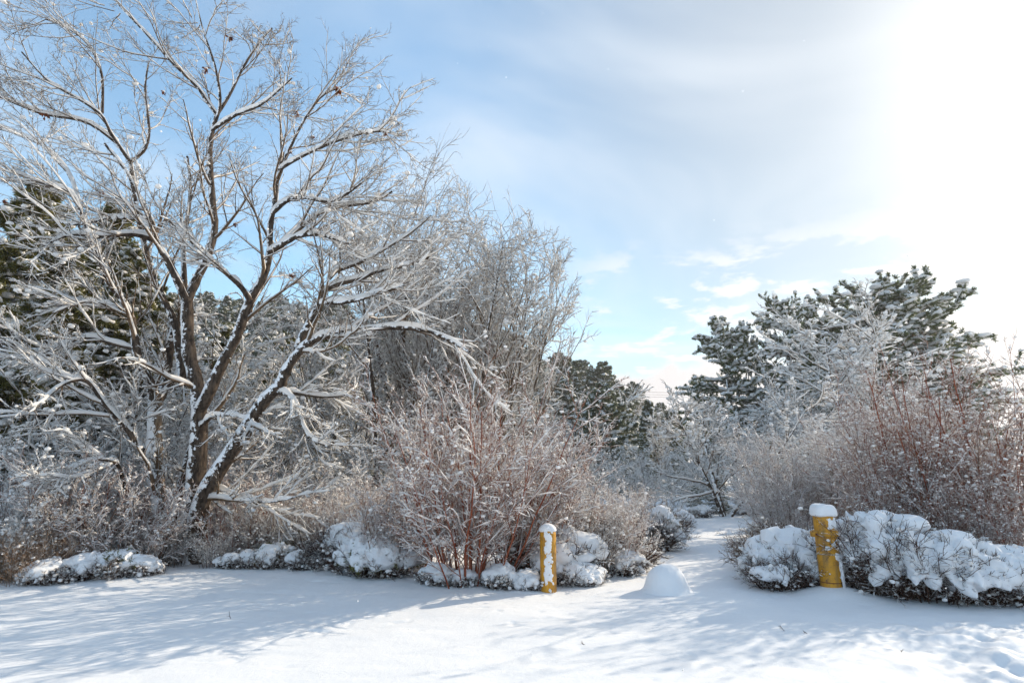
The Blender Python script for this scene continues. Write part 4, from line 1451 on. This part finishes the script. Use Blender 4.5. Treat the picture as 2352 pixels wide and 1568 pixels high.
# ------------------------------------------------------------------ forest on the hillside
KF = [conifer_kind(900, 9, 2.6, 'pine', 'far', nb=60, n2=8, tufts=6, blades=8, nl=0.30, nw=0.08, th=0.20, cov=0.8, t0=0.15),
      conifer_kind(901, 9, 2.0, 'spruce', 'far', nb=70, n2=7, tufts=5, blades=8, nl=0.28, nw=0.08, th=0.19, cov=0.8, t0=0.08),
      bare_kind(902, 8, 4, 0.5, 9, 6, 4, 0.09, 0.035, r0=0.07, cov=0.9, mats=('bark', 'twig')),
      bare_kind(903, 8, 3, 0.45, 9, 6, 4, 0.07, 0.035, r0=0.07, cov=0.9, mats=('bark', 'straw'))]
FL = ['snowy pine', 'pointed snowy spruce', 'frost-grey leafless tree', 'pale leafless tree']
FN = ['pine_tree', 'spruce_tree', 'bare_tree', 'bare_tree']
FG = ['pines on the hillside', 'spruces on the hillside', 'leafless trees on the hillside', 'tan leafless trees on the hillside']
rng = np.random.default_rng(77)
pts = []
tries = 0
while len(pts) < 270 and tries < 20000:
    tries += 1
    Y = 40 + 95 * rng.random()
    X = rng.uniform(-0.75, 0.46) * Y
    if X > 14 and Y < 50:
        continue
    if all((X - a) ** 2 + (Y - b_) ** 2 > (3.2 + Y * 0.015) ** 2 for a, b_ in pts):
        pts.append((X, Y))
SKX = [0, 700, 1000, 1200, 1300, 1400, 1480, 1560, 1700, 2400]
SKY_ = [655, 670, 725, 760, 798, 852, 905, 942, 985, 1000]
for i, (X, Y) in enumerate(pts):
    kd = int(rng.choice(4, p=[0.36, 0.22, 0.24, 0.18]))
    z = float(height(X, Y))
    s = 0.75 + 0.5 * rng.random()
    cz = (z - CAMZ) * SP + Y * CP
    px = 1176 + X / cz * FPX
    # nearer trees on the slope are younger; none stands above the ridge line
    lim = (float(at(px, np.interp(px, SKX, SKY_) - 12 + 30 * rng.random(), Y)[2]) - z) / 9.0
    if lim < 0.3:
        continue
    s = min(s, lim)
    tier = 'on the crest of the ridge' if Y > 104 else ('half way up the hillside' if Y > 70 else 'at the foot of the hillside')
    zone = 'behind the big left trees' if px < 820 else ('behind the red shrub' if px < 1300 else 'in the gap by the trail end')
    place(KF[kd], FN[kd], '%s %s, %s' % (FL[kd], tier, zone), 'tree', (X, Y, z - 0.1), rng.random() * 6.28, s, FG[kd])
# tree line beyond the open field on the right
for i in range(12):
    Y = 120 + 6 * (i % 3)
    X = 72 + i * 7.5
    kd = [0, 1, 0, 2][i % 4]
    place(KF[kd], FN[kd], ['hazy round-topped pine', 'hazy pointed spruce', 'hazy round-topped pine', 'hazy leafless tree'][i % 4] + ' in the far line beyond the open field at the right edge', 'tree', (X, Y, float(height(X, Y)) - 0.1), i * 1.2, 1.0 + 0.2 * (i % 3), 'far tree line on the right')

# ------------------------------------------------------------------ power cables across the gap
for (y0, y1, lab) in [(892, 897, 'uppermost thin power cable crossing the gap before the cloud bank'),
                      (898, 902, 'middle thin power cable crossing the gap before the cloud bank'),
                      (903, 907, 'lowest thin power cable crossing the gap before the cloud bank')]:
    A, B = at(1330, y0 - 1, 150), at(1780, y1 - 2, 150)
    s = np.linspace(0, 1, 24)
    P = A[None] * (1 - s[:, None]) + B[None] * s[:, None]
    P[:, 2] -= 1.0 * np.sin(s * math.pi)
    mb = MB()
    tube(mb, P[None], np.full((1, 24), 0.035), 6)
    tag(part('power_cable', mb.mesh('power_cable', M['brown'])), lab, 'cable', 'power cables')

# little things dropped on the snow
rng = np.random.default_rng(31)
for (x_, y_, L, lab) in [(1803, 1452, 0.07, 'tiny dark twig stuck in the shaded snow in front of the trail-side heap'),
                         (1855, 1458, 0.04, 'smallest dark twig scrap on the snow, nearer the big post'),
                         (1345, 1478, 0.06, 'thin twig scrap on the sunlit snow in front of the slender post'),
                         (530, 1420, 0.09, 'fallen twig on the snow in front of the big dark-trunked tree'),
                         (2070, 1500, 0.06, 'fallen twig on the trampled snow in front of the hedge')]:
    v = (784 - y_) / FPX
    Yd = -CAMZ * (CP - v * SP) / (SP + v * CP)
    X = float(at(x_, y_, Yd)[0])
    P, Q = march(np.array([[0, 0, -0.003]]), np.array([[rng.normal(), rng.normal(), 0.45]]), np.array([L]), 5, -0.05, 0.15, rng), None
    mb = MB()
    tube(mb, P, np.array([[0.003, 0.0028, 0.0025, 0.002, 0.001]]), 5)
    P2, R2 = spawn(P, np.full((1, 5), 0.002), rng, 3, 45, 0.5, 3, 0.3, 0.9)
    tube(mb, P2, R2, 4)
    o = part('fallen_twig', mb.mesh('fallen_twig', M['darktwig']))
    o.location = (X, Yd, float(height(X, Yd)))
    tag(o, lab, 'twig')

# ------------------------------------------------------------------ a few flakes drifting in the air
rng = np.random.default_rng(5)
mb = MB()
n = 90
Y = 1.6 + 7 * rng.random(n)
px = rng.uniform(0, 2352, n)
py = rng.uniform(0, 1568, n)
C = np.array([at(a, b_, c) for a, b_, c in zip(px, py, Y)])
C = C[C[:, 2] > 0.3]
blobs(mb, C, (0.0022 + 0.0035 * rng.random((len(C), 1)) ** 3) * np.ones((1, 3)), rng, 0.3)
tag(part('falling_snow', mb.mesh('falling_snow', M['snow'])), 'fine snowflakes drifting through the air', 'snowflakes', kind='stuff')

# ------------------------------------------------------------------ thin winter haze
mb = MB()
hx, hy0, hy1, hz = 900.0, -60.0, 1150.0, 75.0
box(mb, (0, (hy0 + hy1) / 2, (hz - 4) / 2), 1150, hy1 - hy0, hz + 4)
hm, ht = newmat('haze')
hp = ht.new('ShaderNodeVolumePrincipled', Density=0.0006, Anisotropy=0.35)
hp.inputs['Color'].default_value = (0.96, 0.97, 1.0, 1)
ho = ht.new('ShaderNodeOutputMaterial')
ht.l.new(hp.outputs[0], ho.inputs['Volume'])
tag(part('haze', mb.mesh('haze', hm, False)), 'thin bright winter haze hanging in the air', 'haze', kind='stuff')
